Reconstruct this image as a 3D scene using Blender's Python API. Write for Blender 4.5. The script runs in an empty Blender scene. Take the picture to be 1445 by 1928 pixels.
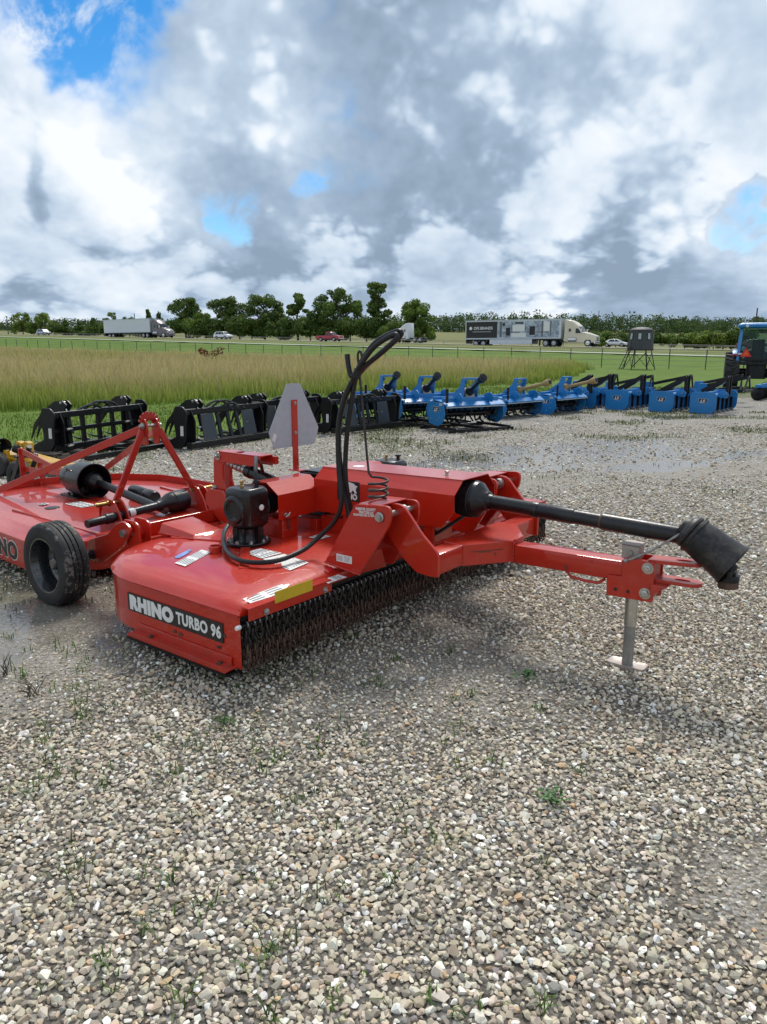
import bpy, bmesh, math, random
import numpy as np
from mathutils import Vector, Matrix, Quaternion
R = math.radians
scene = bpy.context.scene
C = scene.collection

# ------------------------------------------------------------------ camera
cam_d = bpy.data.cameras.new('camera'); cam = bpy.data.objects.new('camera', cam_d); C.objects.link(cam)
cam_d.sensor_fit = 'VERTICAL'; cam_d.sensor_height = 36.0; cam_d.sensor_width = 27.0
cam_d.lens = 36.0 * 1392 / 1928
cam_d.clip_start = 0.05; cam_d.clip_end = 6000
cam.location = (0, 0, 1.45)
cam.rotation_euler = (R(90 - 12.32), 0, 0)
scene.camera = cam

# ------------------------------------------------------------------ sky, sun, exposure
SUN_EL, SUN_AZ = 54.0, 14.0            # azimuth measured from +Y towards +X
world = bpy.data.worlds.new('World'); scene.world = world; world.use_nodes = True

def build_world():
    nt = world.node_tree; N = nt.nodes; L = nt.links
    N.clear()
    def nd(t, **kw):
        n = N.new(t)
        for k, v in kw.items(): setattr(n, k, v)
        return n
    def val(x): return x
    def mth(op, a, b=None, c=None, clamp=False):
        n = nd('ShaderNodeMath', operation=op); n.use_clamp = clamp
        for i, x in enumerate((a, b, c)):
            if x is None: continue
            if isinstance(x, (int, float)): n.inputs[i].default_value = x
            else: L.new(x, n.inputs[i])
        return n.outputs[0]
    def vmth(op, a, b=None):
        n = nd('ShaderNodeVectorMath', operation=op)
        for i, x in enumerate((a, b)):
            if x is None: continue
            if isinstance(x, tuple): n.inputs[i].default_value = x
            else: L.new(x, n.inputs[i])
        return n
    def ss(x, lo, hi, a=0.0, b=1.0):
        n = nd('ShaderNodeMapRange', interpolation_type='SMOOTHSTEP')
        L.new(x, n.inputs[0])
        for i, q in enumerate((lo, hi, a, b)): n.inputs[i+1].default_value = q
        return n.outputs[0]
    tc = nd('ShaderNodeTexCoord')
    d = vmth('NORMALIZE', tc.outputs['Generated']).outputs[0]
    sep = nd('ShaderNodeSeparateXYZ'); L.new(d, sep.inputs[0])
    # cloud layer coordinate: directions stretched so that decks flatten towards the horizon
    up = mth('ABSOLUTE', sep.outputs[2])
    k = mth('ADD', 1.55, mth('DIVIDE', 0.20, mth('ADD', up, 0.15)))
    comb = vmth('SCALE', d); L.new(k, comb.inputs['Scale'])
    P = vmth('ADD', comb.outputs[0], (3.7, 1.3, 0.4)).outputs[0]
    def density(off, fine=True):
        p = vmth('ADD', P, off).outputs[0]
        n1 = nd('ShaderNodeTexNoise', noise_dimensions='3D'); L.new(p, n1.inputs['Vector'])
        n1.inputs['Scale'].default_value = 0.85; n1.inputs['Detail'].default_value = 6.0
        n1.inputs['Roughness'].default_value = 0.56; n1.inputs['Distortion'].default_value = 0.25
        def billow(scale, det):
            n2 = nd('ShaderNodeTexNoise', noise_dimensions='3D'); L.new(p, n2.inputs['Vector'])
            n2.inputs['Scale'].default_value = scale; n2.inputs['Detail'].default_value = det; n2.inputs['Roughness'].default_value = 0.5
            return mth('ABSOLUTE', mth('SUBTRACT', mth('MULTIPLY', n2.outputs['Fac'], 2.0), 1.0))
        bil = mth('ADD', billow(2.3, 1.5), mth('MULTIPLY', billow(6.1, 2.0), 0.42))
        bil = mth('ADD', bil, mth('MULTIPLY', billow(14.0, 2.0), 0.20))
        return mth('ADD', n1.outputs['Fac'], mth('MULTIPLY', bil, 0.36)), bil
    T, bl = density((0, 0, 0))
    T2, _ = density((0.06, 0.03, 0.16))
    T3, _ = density((0.02, 0.01, 0.055))
    # gaps of blue and heavier decks at their places in this sky
    wn = nd('ShaderNodeTexNoise', noise_dimensions='3D'); L.new(P, wn.inputs['Vector'])
    wn.inputs['Scale'].default_value = 2.2; wn.inputs['Detail'].default_value = 5.0; wn.inputs['Roughness'].default_value = 0.62
    wv = vmth('MULTIPLY', vmth('SUBTRACT', wn.outputs['Color'], (.5, .5, .5)).outputs[0], (.26, .26, .22)).outputs[0]
    dw = vmth('NORMALIZE', vmth('ADD', d, wv).outputs[0]).outputs[0]
    def blob(az, el, size):                      # bearing from +Y and elevation, degrees
        q = Vector((math.sin(R(az))*math.cos(R(el)), math.cos(R(az))*math.cos(R(el)), math.sin(R(el))))
        dt = nd('ShaderNodeVectorMath', operation='DOT_PRODUCT'); L.new(dw, dt.inputs[0]); dt.inputs[1].default_value = q
        return ss(dt.outputs['Value'], math.cos(size), 1.0)
    def total(lst):
        out = None
        for az, el, size, amp in lst:
            b = mth('MULTIPLY', blob(az, el, size), amp)
            out = b if out is None else mth('ADD', out, b)
        return out
    gaps = total([(-19.9, 21.0, 0.125, 0.38), (-12.9, 9.2, 0.065, 0.3), (-6.7, 11.9, 0.028, 0.2), (22.8, 12.0, 0.028, 0.22), (25.5, 9.2, 0.034, 0.26)])
    dark = total([(-11.2, 16.5, 0.17, 0.26), (-14.7, 12.4, 0.1, 0.2), (2.9, 15.3, 0.2, 0.3), (-24.2, 8.2, 0.1, 0.42), (-3.2, 6.1, 0.2, 0.34), (17.6, 8.6, 0.09, 0.4), (6.9, 6.1, 0.16, 0.26), (24.1, 19.5, 0.1, 0.35), (-11.8, 3.8, 0.13, 0.15), (18.9, 13.8, 0.05, 0.12), (-20.6, 2.5, 0.12, 0.12)])
    lite = total([(-20.6, 15.1, 0.13, 0.4), (-23.2, 18.0, 0.06, 0.3), (20.3, 17.2, 0.08, 0.36), (2.6, 11.1, 0.1, 0.4), (6.2, 18.8, 0.08, 0.26), (9.9, 9.9, 0.08, 0.28), (22.5, 10.6, 0.06, 0.3), (14.6, 3.7, 0.12, 0.14), (-6.0, 19.7, 0.2, 0.1), (19.2, 10.5, 0.06, 0.2)])
    # a soft deck behind, crisp cumulus in front of it
    nb = nd('ShaderNodeTexNoise', noise_dimensions='3D'); L.new(P, nb.inputs['Vector'])
    nb.inputs['Scale'].default_value = 1.5; nb.inputs['Detail'].default_value = 5.0; nb.inputs['Roughness'].default_value = 0.5; nb.inputs['Distortion'].default_value = 0.4
    tone = mth('SUBTRACT', mth('MULTIPLY', lite, 0.36), mth('MULTIPLY', dark, 0.56))
    gn = nd('ShaderNodeTexNoise', noise_dimensions='3D'); L.new(P, gn.inputs['Vector'])
    gn.inputs['Scale'].default_value = 4.2; gn.inputs['Detail'].default_value = 7.0; gn.inputs['Roughness'].default_value = 0.62; gn.inputs['Distortion'].default_value = 0.6
    gaps = mth('MULTIPLY', gaps, ss(gn.outputs['Fac'], 0.30, 0.66, 0.15, 1.55))
    dens = mth('SUBTRACT', mth('ADD', mth('MULTIPLY', T, 1.5), -0.20), gaps)
    dens = mth('ADD', dens, ss(up, 0.0, 0.16, 0.45, 0.0))
    cover = ss(dens, 0.20, 0.60)
    relief = mth('ADD', mth('MULTIPLY', mth('SUBTRACT', T, T2), 0.95), mth('MULTIPLY', mth('SUBTRACT', T, T3), 1.5))
    fine = mth('MULTIPLY', mth('SUBTRACT', bl, 0.32), 0.40)
    back = mth('ADD', mth('ADD', 0.49, mth('MULTIPLY', mth('SUBTRACT', nb.outputs['Fac'], 0.5), 1.35)), mth('ADD', mth('MULTIPLY', relief, 0.75), tone))
    thick = ss(T, 0.60, 0.90)
    front = mth('ADD', mth('SUBTRACT', mth('ADD', mth('ADD', relief, fine), 0.83), mth('MULTIPLY', thick, 0.46)), tone)
    fc = ss(mth('SUBTRACT', T, mth('MULTIPLY', gaps, 0.4)), 0.575, 0.655)
    lum = mth('ADD', mth('MULTIPLY', back, mth('SUBTRACT', 1.0, fc)), mth('MULTIPLY', front, fc))
    lum = mth('ADD', lum, mth('MULTIPLY', mth('SUBTRACT', 1.0, cover), 0.22))
    lum = mth('MAXIMUM', mth('MINIMUM', lum, 1.06), 0.0)
    cr = nd('ShaderNodeValToRGB'); L.new(lum, cr.inputs[0])
    e = cr.color_ramp.elements
    e[0].position = 0.05; e[0].color = (0.25, 0.33, 0.44, 1)
    e[1].position = 1.0; e[1].color = (0.86, 0.89, 0.925, 1)
    for pos, c in ((0.28, (0.34, 0.44, 0.57, 1)), (0.52, (0.51, 0.615, 0.74, 1)), (0.76, (0.71, 0.785, 0.87, 1))):
        x = e.new(pos); x.color = c
    sky = nd('ShaderNodeTexSky', sky_type='NISHITA'); sky.sun_disc = False
    sky.sun_elevation = R(SUN_EL); sky.sun_rotation = R(SUN_AZ); sky.dust_density = 0.1; sky.ozone_density = 2.0
    hs = nd('ShaderNodeHueSaturation'); hs.inputs['Saturation'].default_value = 1.45; L.new(sky.outputs[0], hs.inputs['Color'])
    bsky = nd('ShaderNodeBackground'); L.new(hs.outputs[0], bsky.inputs[0]); bsky.inputs[1].default_value = 0.10
    bcl = nd('ShaderNodeBackground'); L.new(cr.outputs[0], bcl.inputs[0]); bcl.inputs[1].default_value = 0.84
    mix = nd('ShaderNodeMixShader'); L.new(cover, mix.inputs[0]); L.new(bsky.outputs[0], mix.inputs[1]); L.new(bcl.outputs[0], mix.inputs[2])
    out = nd('ShaderNodeOutputWorld'); L.new(mix.outputs[0], out.inputs[0])
build_world()
world.cycles.sampling_method = 'MANUAL'; world.cycles.sample_map_resolution = 512

sun_d = bpy.data.lights.new('sun', 'SUN'); sun = bpy.data.objects.new('sun', sun_d); C.objects.link(sun)
sun_d.energy = 2.4; sun_d.angle = R(18); sun_d.color = (1.0, 0.95, 0.87)
_sd = Vector((math.sin(R(SUN_AZ))*math.cos(R(SUN_EL)), math.cos(R(SUN_AZ))*math.cos(R(SUN_EL)), math.sin(R(SUN_EL))))
sun.rotation_euler = _sd.to_track_quat('Z', 'Y').to_euler(); sun.location = (0, 0, 30)
vs = scene.view_settings
vs.view_transform = 'Standard'; vs.look = 'None'; vs.exposure = 0.42; vs.gamma = 1.0; vs.use_curve_mapping = False
cy = scene.cycles
cy.max_bounces = 6; cy.diffuse_bounces = 3; cy.glossy_bounces = 3; cy.transmission_bounces = 4; cy.transparent_max_bounces = 4
cy.caustics_reflective = False; cy.caustics_refractive = False

# ------------------------------------------------------------------ helpers
def nz(x, y, seed=0):
    """smooth value noise, vectorised"""
    x = np.asarray(x, float); y = np.asarray(y, float)
    xi = np.floor(x).astype(np.int64); yi = np.floor(y).astype(np.int64)
    fx = x-xi; fy = y-yi; fx = fx*fx*(3-2*fx); fy = fy*fy*(3-2*fy)
    def h(a, b):
        n = (a*374761393 + b*668265263 + seed*1442695041) & 0x7fffffff
        n = ((n ^ (n >> 13))*1274126177) & 0x7fffffff
        return ((n ^ (n >> 16)) & 0xffff)/65535.0
    return (h(xi, yi)*(1-fx)+h(xi+1, yi)*fx)*(1-fy)+(h(xi, yi+1)*(1-fx)+h(xi+1, yi+1)*fx)*fy
def fbm(x, y, seed=0, o=4):
    s = 0; a = .5; t = 0
    for i in range(o):
        s = s+a*nz(np.asarray(x)*2**i+i*17.3, np.asarray(y)*2**i-i*9.1, seed+i); t += a; a *= .5
    return s/t

class Mat:
    """small node material factory"""
    def __init__(s, name):
        s.m = bpy.data.materials.new(name); s.m.use_nodes = True
        s.nt = s.m.node_tree; s.N = s.nt.nodes; s.L = s.nt.links
        s.b = s.N['Principled BSDF']; s.out = s.N['Material Output']
    def nd(s, t, **kw):
        n = s.N.new(t)
        for k, v in kw.items(): setattr(n, k, v)
        return n
    def put(s, x, sock):
        if isinstance(x, (int, float)): sock.default_value = x
        elif isinstance(x, tuple):
            sock.default_value = x if len(x) == len(sock.default_value) else (*x, 1)
        else: s.L.new(x, sock)
    def mth(s, op, a, b=None, clamp=False):
        n = s.nd('ShaderNodeMath', operation=op); n.use_clamp = clamp
        s.put(a, n.inputs[0])
        if b is not None: s.put(b, n.inputs[1])
        return n.outputs[0]
    def noise(s, scale, detail=4, rough=.55, vec=None, col=False, dist=0):
        n = s.nd('ShaderNodeTexNoise'); n.inputs['Scale'].default_value = scale; n.inputs['Detail'].default_value = detail
        n.inputs['Roughness'].default_value = rough; n.inputs['Distortion'].default_value = dist
        s.L.new(vec if vec is not None else s.obj(), n.inputs['Vector'])
        return n.outputs['Color' if col else 'Fac']
    def obj(s):
        if not hasattr(s, '_tc'): s._tc = s.nd('ShaderNodeTexCoord')
        return s._tc.outputs['Object']
    def ramp(s, fac, stops):
        n = s.nd('ShaderNodeValToRGB'); s.put(fac, n.inputs[0]); e = n.color_ramp.elements
        while len(e) > len(stops): e.remove(e[-1])
        while len(e) < len(stops): e.new(1.0)
        for i, (p, c) in enumerate(stops):
            e[i].position = p; e[i].color = c if len(c) == 4 else (*c, 1)
        return n.outputs[0]
    def rng(s, x, a, b, c=0., d=1.):
        n = s.nd('ShaderNodeMapRange'); n.clamp = True; s.put(x, n.inputs[0])
        for i, q in enumerate((a, b, c, d)): s.put(q, n.inputs[i+1])
        return n.outputs[0]
    def mix(s, f, a, b, typ='MIX'):
        n = s.nd('ShaderNodeMix', data_type='RGBA', blend_type=typ); s.put(f, n.inputs[0]); s.put(a, n.inputs[6]); s.put(b, n.inputs[7])
        return n.outputs[2]
    def attr(s, name, out='Fac'):
        n = s.nd('ShaderNodeAttribute', attribute_name=name); return n.outputs[out]
    def set(s, **kw):
        for k, v in kw.items(): s.put(v, s.b.inputs[k.replace('_', ' ')])
        return s
    def bump(s, hgt, strength=.3, dist=.01):
        n = s.nd('ShaderNodeBump'); n.inputs['Strength'].default_value = strength; n.inputs['Distance'].default_value = dist
        s.L.new(hgt, n.inputs['Height']); s.L.new(n.outputs[0], s.b.inputs['Normal']); return s

def paint(name, col, rough=.35, metal=0., coat=0., var=.16, scale=3., dirt=None, dirt_amt=.25, spec=.5, fine=60., bump=0.):
    """painted or plain surface: colour drifts, dust and uneven gloss"""
    m = Mat(name)
    n1 = m.noise(scale, 5, .6); n2 = m.noise(fine, 3, .6)
    d = tuple(c*(1-var) for c in col); l = tuple(min(1, c*(1+var)) for c in col)
    c = m.ramp(n1, [(.3, d), (.7, l)])
    if dirt:
        n3 = m.noise(scale*5, 6, .68)
        k = m.mth('MULTIPLY', m.rng(m.mth('ADD', m.mth('MULTIPLY', n1, .45), m.mth('MULTIPLY', n3, .55)), .46, .66), dirt_amt)
        c = m.mix(k, c, dirt)
    m.set(Base_Color=c, Roughness=m.rng(n2, .3, .75, rough*.8, min(1, rough*1.35)), Metallic=metal, Coat_Weight=coat, Coat_Roughness=.045, Specular_IOR_Level=spec)
    if bump: m.bump(n2, bump, .004)
    return m.m

M = {}
M['red'] = paint('red_paint', (.47, .017, .0045), .40, 0, .7, .08, 2.2, (.26, .09, .055), .16, .25)
M['red2'] = paint('red_paint_faded', (.43, .017, .006), .40, 0, .65, .10, 2.2, (.25, .10, .07), .2, .25)
M['redworn'] = paint('red_paint_worn', (.47, .028, .014), .36, 0, .1, .15, 6, (.10, .05, .035), .55)
M['black'] = paint('black_paint', (.006, .006, .007), .30, 0, .2, .3, 4, (.06, .055, .05), .06, .4)
M['blacksat'] = paint('black_satin_steel', (.006, .006, .007), .34, .0, .0, .3, 4, (.06, .055, .05), .07, .35)
M['plastic'] = paint('black_plastic', (.007, .007, .009), .32, 0, 0, .3, 5, (.10, .09, .08), .10, .45)
M['dusty'] = paint('dusty_black_rubber', (.010, .010, .011), .45, 0, 0, .3, 9, (.12, .095, .08), .45, .4)
M['rubber'] = paint('rubber_hose', (.008, .008, .009), .36, 0, 0, .3, 9, (.08, .08, .07), .08, .4)
M['steel'] = paint('zinc_steel', (.50, .49, .46), .32, .9, 0, .2, 12, (.22, .19, .15), .5)
M['greysteel'] = paint('grey_steel', (.30, .30, .29), .42, .6, 0, .25, 9, (.16, .12, .09), .5)
M['brass'] = paint('brass', (.42, .28, .10), .38, .9, 0, .2, 9)
M['rust'] = paint('rusty_chain', (.115, .064, .044), .6, .35, 0, .5, 14, (.04, .03, .026), .7)
M['chain'] = paint('dark_chain', (.040, .036, .034), .45, .6, 0, .4, 14, (.07, .04, .028), .4)
M['yellow'] = paint('yellow_reflector', (.62, .42, .02), .40, 0, 0, .12, 9)
M['yellowpaint'] = paint('yellow_paint', (.56, .31, .015), .36, 0, .2, .15, 3, (.2, .14, .06), .25)
M['white'] = paint('white_decal', (.72, .72, .70), .45, 0, 0, .05, 12)
M['decal'] = paint('black_decal', (.012, .012, .012), .40, 0, 0, .2, 12)
M['print'] = paint('decal_print', (.13, .14, .15), .5, 0, 0, .3, 30)
M['alu'] = paint('aluminium_sheet', (.40, .45, .48), .5, .0, 0, .08, 5, (.2, .2, .19), .25)
M['blue'] = paint('blue_paint', (.012, .185, .47), .33, 0, .2, .12, 2.5, (.2, .2, .19), .12)
M['orange'] = paint('orange_reflector', (.85, .10, .01), .5, 0, 0, .05, 9)
M['redrefl'] = paint('red_reflector', (.55, .012, .02), .4, 0, 0, .05, 9)
M['tanplastic'] = paint('tan_shaft_shield', (.36, .25, .095), .5, 0, 0, .2, 8, (.15, .1, .05), .4)
M['wood'] = paint('weathered_pallet_wood', (.13, .105, .085), .8, 0, 0, .35, 14, bump=.4)
M['conc'] = paint('concrete', (.40, .36, .30), .85, 0, 0, .12, 3, (.2, .18, .15), .4, bump=.2)
M['glass'] = paint('dark_window_glass', (.018, .024, .028), .07, 0, 0, .2, 2)
M['chrome'] = paint('chrome', (.62, .63, .64), .18, 1, 0, .1, 5)
M['vwhite'] = paint('white_vehicle_paint', (.66, .68, .70), .30, 0, .3, .04, 1)
M['vsilver'] = paint('silver_vehicle_paint', (.36, .38, .40), .30, .3, .3, .06, 1)
M['vred'] = paint('red_vehicle_paint', (.34, .014, .028), .30, 0, .4, .08, 1)
M['vmaroon'] = paint('maroon_vehicle_paint', (.09, .012, .018), .30, 0, .4, .08, 1)
M['vgrey'] = paint('grey_brown_vehicle_paint', (.12, .10, .105), .30, .2, .4, .08, 1)
M['vcream'] = paint('cream_vehicle_paint', (.62, .56, .42), .32, 0, .3, .05, 1)
M['trailer'] = paint('white_trailer_wall', (.64, .67, .70), .45, 0, 0, .05, .6, (.35, .36, .36), .3)
M['tyre'] = paint('tyre_rubber', (.018, .018, .018), .75, 0, 0, .3, 6, (.10, .09, .08), .35)
M['darkplastic'] = paint('dark_grey_moulded_plastic', (.05, .049, .055), .6, 0, 0, .1, 2)
M['greenpost'] = paint('green_steel_post', (.035, .065, .05), .6, 0, 0, .2, 3)
M['wire'] = paint('fence_wire', (.16, .18, .17), .55, .5, 0, .2, 3)
M['pole'] = paint('utility_pole_wood', (.08, .065, .055), .85, 0, 0, .2, 3)
M['light_lens'] = paint('lamp_lens', (.6, .6, .58), .15, 0, 0, .05, 9)

# muddy tyre of the mower
m = Mat('muddy_tyre')
n1 = m.noise(38, 6, .7); n2 = m.noise(7, 3)
tread = m.rng(m.attr('tread'), .3, .9)
k = m.mth('MULTIPLY', m.rng(m.mth('ADD', n1, m.mth('MULTIPLY', n2, .45)), .76, .84), tread)
m.set(Base_Color=m.mix(k, m.ramp(n2, [(.3, (.008, .008, .009)), (.7, (.02, .0195, .019))]), (.15, .13, .115)), Roughness=.7).bump(n1, .25, .004)
M['mudtyre'] = m.m

class MB:
    """collects simple solids into one mesh"""
    def __init__(s, frame=None): s.v = []; s.f = []; s.fm = []; s.T = frame
    def add(s, vs, fs, mi=0):
        o = len(s.v)
        for p in vs: s.v.append(tuple(p))
        for q in fs: s.f.append(tuple(i+o for i in q)); s.fm.append(mi)
        return s
    def box(s, x0, x1, y0, y1, z0, z1, mi=0):
        return s.add([(x0, y0, z0), (x1, y0, z0), (x1, y1, z0), (x0, y1, z0), (x0, y0, z1), (x1, y0, z1), (x1, y1, z1), (x0, y1, z1)],
                     [(3, 2, 1, 0), (4, 5, 6, 7), (0, 1, 5, 4), (1, 2, 6, 5), (2, 3, 7, 6), (3, 0, 4, 7)], mi)
    def prism(s, poly, ax, a, b, mi=0):
        """polygon (2-D) in the plane across axis ax, between a and b"""
        def P(u, w, t): return {'x': (t, u, w), 'y': (u, t, w), 'z': (u, w, t)}[ax]
        n = len(poly); vs = [P(u, w, a) for u, w in poly]+[P(u, w, b) for u, w in poly]
        fs = [tuple(range(n)), tuple(range(2*n-1, n-1, -1))]+[(i, i+n, (i+1) % n+n, (i+1) % n) for i in range(n)]
        return s.add(vs, fs, mi)
    def bar(s, p, q, w, h, up=(0, 0, 1), mi=0):
        p = Vector(p); q = Vector(q); d = (q-p).normalized(); u = Vector(up)
        sd = d.cross(u)
        if sd.length < 1e-4: sd = d.cross(Vector((1, 0, 0)))
        sd.normalize(); u = sd.cross(d).normalized()
        vs = []
        for c in (p, q):
            for i, j in ((-1, -1), (1, -1), (1, 1), (-1, 1)): vs.append(c+sd*(w/2*i)+u*(h/2*j))
        return s.add(vs, [(3, 2, 1, 0), (4, 5, 6, 7), (0, 1, 5, 4), (1, 2, 6, 5), (2, 3, 7, 6), (3, 0, 4, 7)], mi)
    def tube(s, pts, r, n=8, mi=0, closed=False):
        pts = [Vector(p) for p in pts]; m = len(pts)
        rs = r if isinstance(r, (list, tuple)) else [r]*m
        prev = None; rings = []
        for i, p in enumerate(pts):
            a = pts[(i-1) % m] if (i > 0 or closed) else p; b = pts[(i+1) % m] if (i < m-1 or closed) else p
            t = (b-a).normalized()
            if prev is None:
                x = t.cross(Vector((0, 0, 1)))
                if x.length < 1e-3: x = t.cross(Vector((1, 0, 0)))
            else: x = prev-t*prev.dot(t)
            x.normalize(); prev = x; y = t.cross(x)
            rings.append([p+(x*math.cos(2*math.pi*k/n)+y*math.sin(2*math.pi*k/n))*rs[i] for k in range(n)])
        vs = [q for rg in rings for q in rg]; fs = []
        for i in range(m if closed else m-1):
            j = (i+1) % m
            for k in range(n): fs.append((i*n+k, i*n+(k+1) % n, j*n+(k+1) % n, j*n+k))
        if not closed: fs += [tuple(range(n-1, -1, -1)), tuple((m-1)*n+k for k in range(n))]
        return s.add(vs, fs, mi)
    def cyl(s, p, q, r, n=14, mi=0): return s.tube([p, q], r, n, mi)
    def lathe(s, prof, o, d, n=20, mi=0, cap=True):
        """profile of (radius, distance along d) turned about the line from o along d"""
        o = Vector(o); d = Vector(d).normalized(); x = d.cross(Vector((0, 0, 1)))
        if x.length < 1e-3: x = Vector((1, 0, 0))
        x.normalize(); y = d.cross(x); vs = []; fs = []; m = len(prof)
        for r, t in prof:
            for k in range(n):
                a = 2*math.pi*k/n; vs.append(o+d*t+(x*math.cos(a)+y*math.sin(a))*r)
        for i in range(m-1):
            for k in range(n): fs.append((i*n+k, i*n+(k+1) % n, (i+1)*n+(k+1) % n, (i+1)*n+k))
        if cap: fs += [tuple(range(n-1, -1, -1)), tuple((m-1)*n+k for k in range(n))]
        return s.add(vs, fs, mi)
    def loft(s, rings, mi=0, cap=True, closed=True):
        n = len(rings[0]); vs = [p for rg in rings for p in rg]; fs = []
        for i in range(len(rings)-1):
            for k in range(n if closed else n-1): fs.append((i*n+k, i*n+(k+1) % n, (i+1)*n+(k+1) % n, (i+1)*n+k))
        if cap and closed: fs += [tuple(range(n-1, -1, -1)), tuple((len(rings)-1)*n+k for k in range(n))]
        return s.add(vs, fs, mi)
    def mesh(s, name, mats, bevel=0, angle=32, seg=1):
        me = bpy.data.meshes.new(name)
        me.from_pydata([tuple(v) for v in s.v], [], s.f)
        if any(s.fm): me.polygons.foreach_set('material_index', s.fm)
        bm = bmesh.new(); bm.from_mesh(me)
        bmesh.ops.recalc_face_normals(bm, faces=bm.faces[:])
        if bevel:
            ed = [e for e in bm.edges if len(e.link_faces) == 2 and e.calc_face_angle(0) > R(28)]
            try: bmesh.ops.bevel(bm, geom=ed, offset=bevel, segments=seg, profile=.5, affect='EDGES', clamp_overlap=True)
            except Exception: pass
        bm.to_mesh(me); bm.free()
        for mt in (mats if isinstance(mats, (list, tuple)) else [mats]): me.materials.append(M[mt] if isinstance(mt, str) else mt)
        me.polygons.foreach_set('use_smooth', [True]*len(me.polygons))
        me.set_sharp_from_angle(angle=R(angle)); me.update()
        return me
    def build(s, name, mats, parent=None, bevel=0, angle=32, seg=1):
        o = bpy.data.objects.new(name, s.mesh(name, mats, bevel, angle, seg)); C.objects.link(o)
        if parent is not None: o.parent = parent
        return o

def tag(o, label, cat, group=None):
    o['label'] = label; o['category'] = cat
    if group: o['group'] = group
    return o
def thing(name, label, cat, loc=(0, 0, 0), rz=0., group=None):
    o = bpy.data.objects.new(name, None); C.objects.link(o); o.empty_display_size = .2
    o.location = loc; o.rotation_euler = (0, 0, rz)
    return tag(o, label, cat, group)
def structure(o): o['kind'] = 'structure'; return o
def stuff(o): o['kind'] = 'stuff'; return o
def copy_tree(o, parent=None):
    c = o.copy(); C.objects.link(c); c.parent = parent
    for ch in list(o.children): copy_tree(ch, c)
    return c
def place(o, loc, rz=0., label=None, sc=None):
    o.location = loc; o.rotation_euler = (0, 0, rz)
    if label: o['label'] = label
    if sc: o.scale = (sc, sc, sc) if isinstance(sc, (int, float)) else sc
    return o
def rnd_poly(pts, r, seg=4):
    """round the corners of a 2-D polygon; r may be a list"""
    out = []; n = len(pts)
    for i, p in enumerate(pts):
        rr = r[i] if isinstance(r, (list, tuple)) else r
        p = Vector(p); a = Vector(pts[i-1])-p; b = Vector(pts[(i+1) % n])-p
        t = min(rr, a.length*.48, b.length*.48)
        if t < 1e-5: out.append(tuple(p)); continue
        A = p+a.normalized()*t; B = p+b.normalized()*t
        for k in range(seg+1):
            u = k/seg; out.append(tuple(A*(1-u)**2+p*2*u*(1-u)+B*u*u))
    return out
def spline(pts, k=6):
    """Catmull-Rom through 3-D points"""
    P = [Vector(p) for p in pts]; out = []
    for i in range(len(P)-1):
        a = P[max(i-1, 0)]; b = P[i]; c = P[i+1]; d = P[min(i+2, len(P)-1)]
        for j in range(k):
            t = j/k
            out.append(.5*((2*b)+(c-a)*t+(2*a-5*b+4*c-d)*t*t+(3*b-3*c+d-a)*t**3))
    out.append(P[-1]); return out
def text_mesh(txt, size, extrude=.001, bold=0., shear=0., spacing=1.):
    cu = bpy.data.curves.new('txt', 'FONT'); cu.body = txt; cu.size = size; cu.extrude = extrude; cu.offset = bold; cu.shear = shear
    cu.space_character = spacing; cu.align_x = 'CENTER'; cu.align_y = 'CENTER'; cu.resolution_u = 3
    o = bpy.data.objects.new('txt', cu); C.objects.link(o)
    dg = bpy.context.evaluated_depsgraph_get(); me = bpy.data.meshes.new_from_object(o.evaluated_get(dg))
    bpy.data.objects.remove(o); bpy.data.curves.remove(cu); return me
def lettering(name, txt, size, mat, parent, o, xdir, ydir, bold=0., sx=1., shear=0., extrude=.0012, spacing=1., width=None, height=None):
    """lettering as thin raised print; o centre, xdir reading direction, ydir up"""
    me = text_mesh(txt, size, extrude, bold, shear, spacing); me.name = name
    X = Vector(xdir).normalized(); Y = Vector(ydir).normalized(); Z = X.cross(Y); sy = 1.
    vx = [v.co.x for v in me.vertices]; vy = [v.co.y for v in me.vertices]
    me.transform(Matrix.Translation((-(min(vx)+max(vx))/2, -(min(vy)+max(vy))/2, 0)))
    if width: sx = width/(max(vx)-min(vx))
    if height: sy = height/(max(vy)-min(vy))
    me.transform(Matrix.Translation(Vector(o)) @ Matrix((X, Y, Z)).transposed().to_4x4() @ Matrix.Diagonal((sx, sy, 1, 1)))
    me.materials.clear(); me.materials.append(M[mat])
    ob = bpy.data.objects.new(name, me); C.objects.link(ob); ob.parent = parent; return ob

# ------------------------------------------------------------------ terrain
E1 = (-.830, .558); E2 = (.558, .830)           # along the highway (to the left), and away across it
def zfence(s): s = np.clip(s, -30, 330); return np.maximum(0, .0085*s+.00006*np.minimum(s, 140)**2-.06)
def terrain(X, Y):
    X = np.asarray(X, float); Y = np.asarray(Y, float)
    s = X*E1[0]+Y*E1[1]; w = X*E2[0]+Y*E2[1]; sc = np.clip(s, -60, 420)
    zf = zfence(s); zr = .52+.0243*np.clip(sc, -20, 420); zi = 1.0+.0232*np.clip(sc, -40, 420)
    def st(a, b): t = np.clip((w-a)/(b-a), 0, 1); return t*t*(3-2*t)
    z = zf*st(28, 60)
    z = z+(zr-zf)*np.clip((w-62)/12, 0, 1)
    z = z+(zi-zr)*np.clip((w-84)/18, 0, 1)
    z = z+np.clip(w-150, 0, 1200)*.0225*st(150, 240)
    return z
def tz(x, y): return float(terrain(x, y))
def sw(s, w): return (s*E1[0]+w*E2[0], s*E1[1]+w*E2[1])

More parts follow.
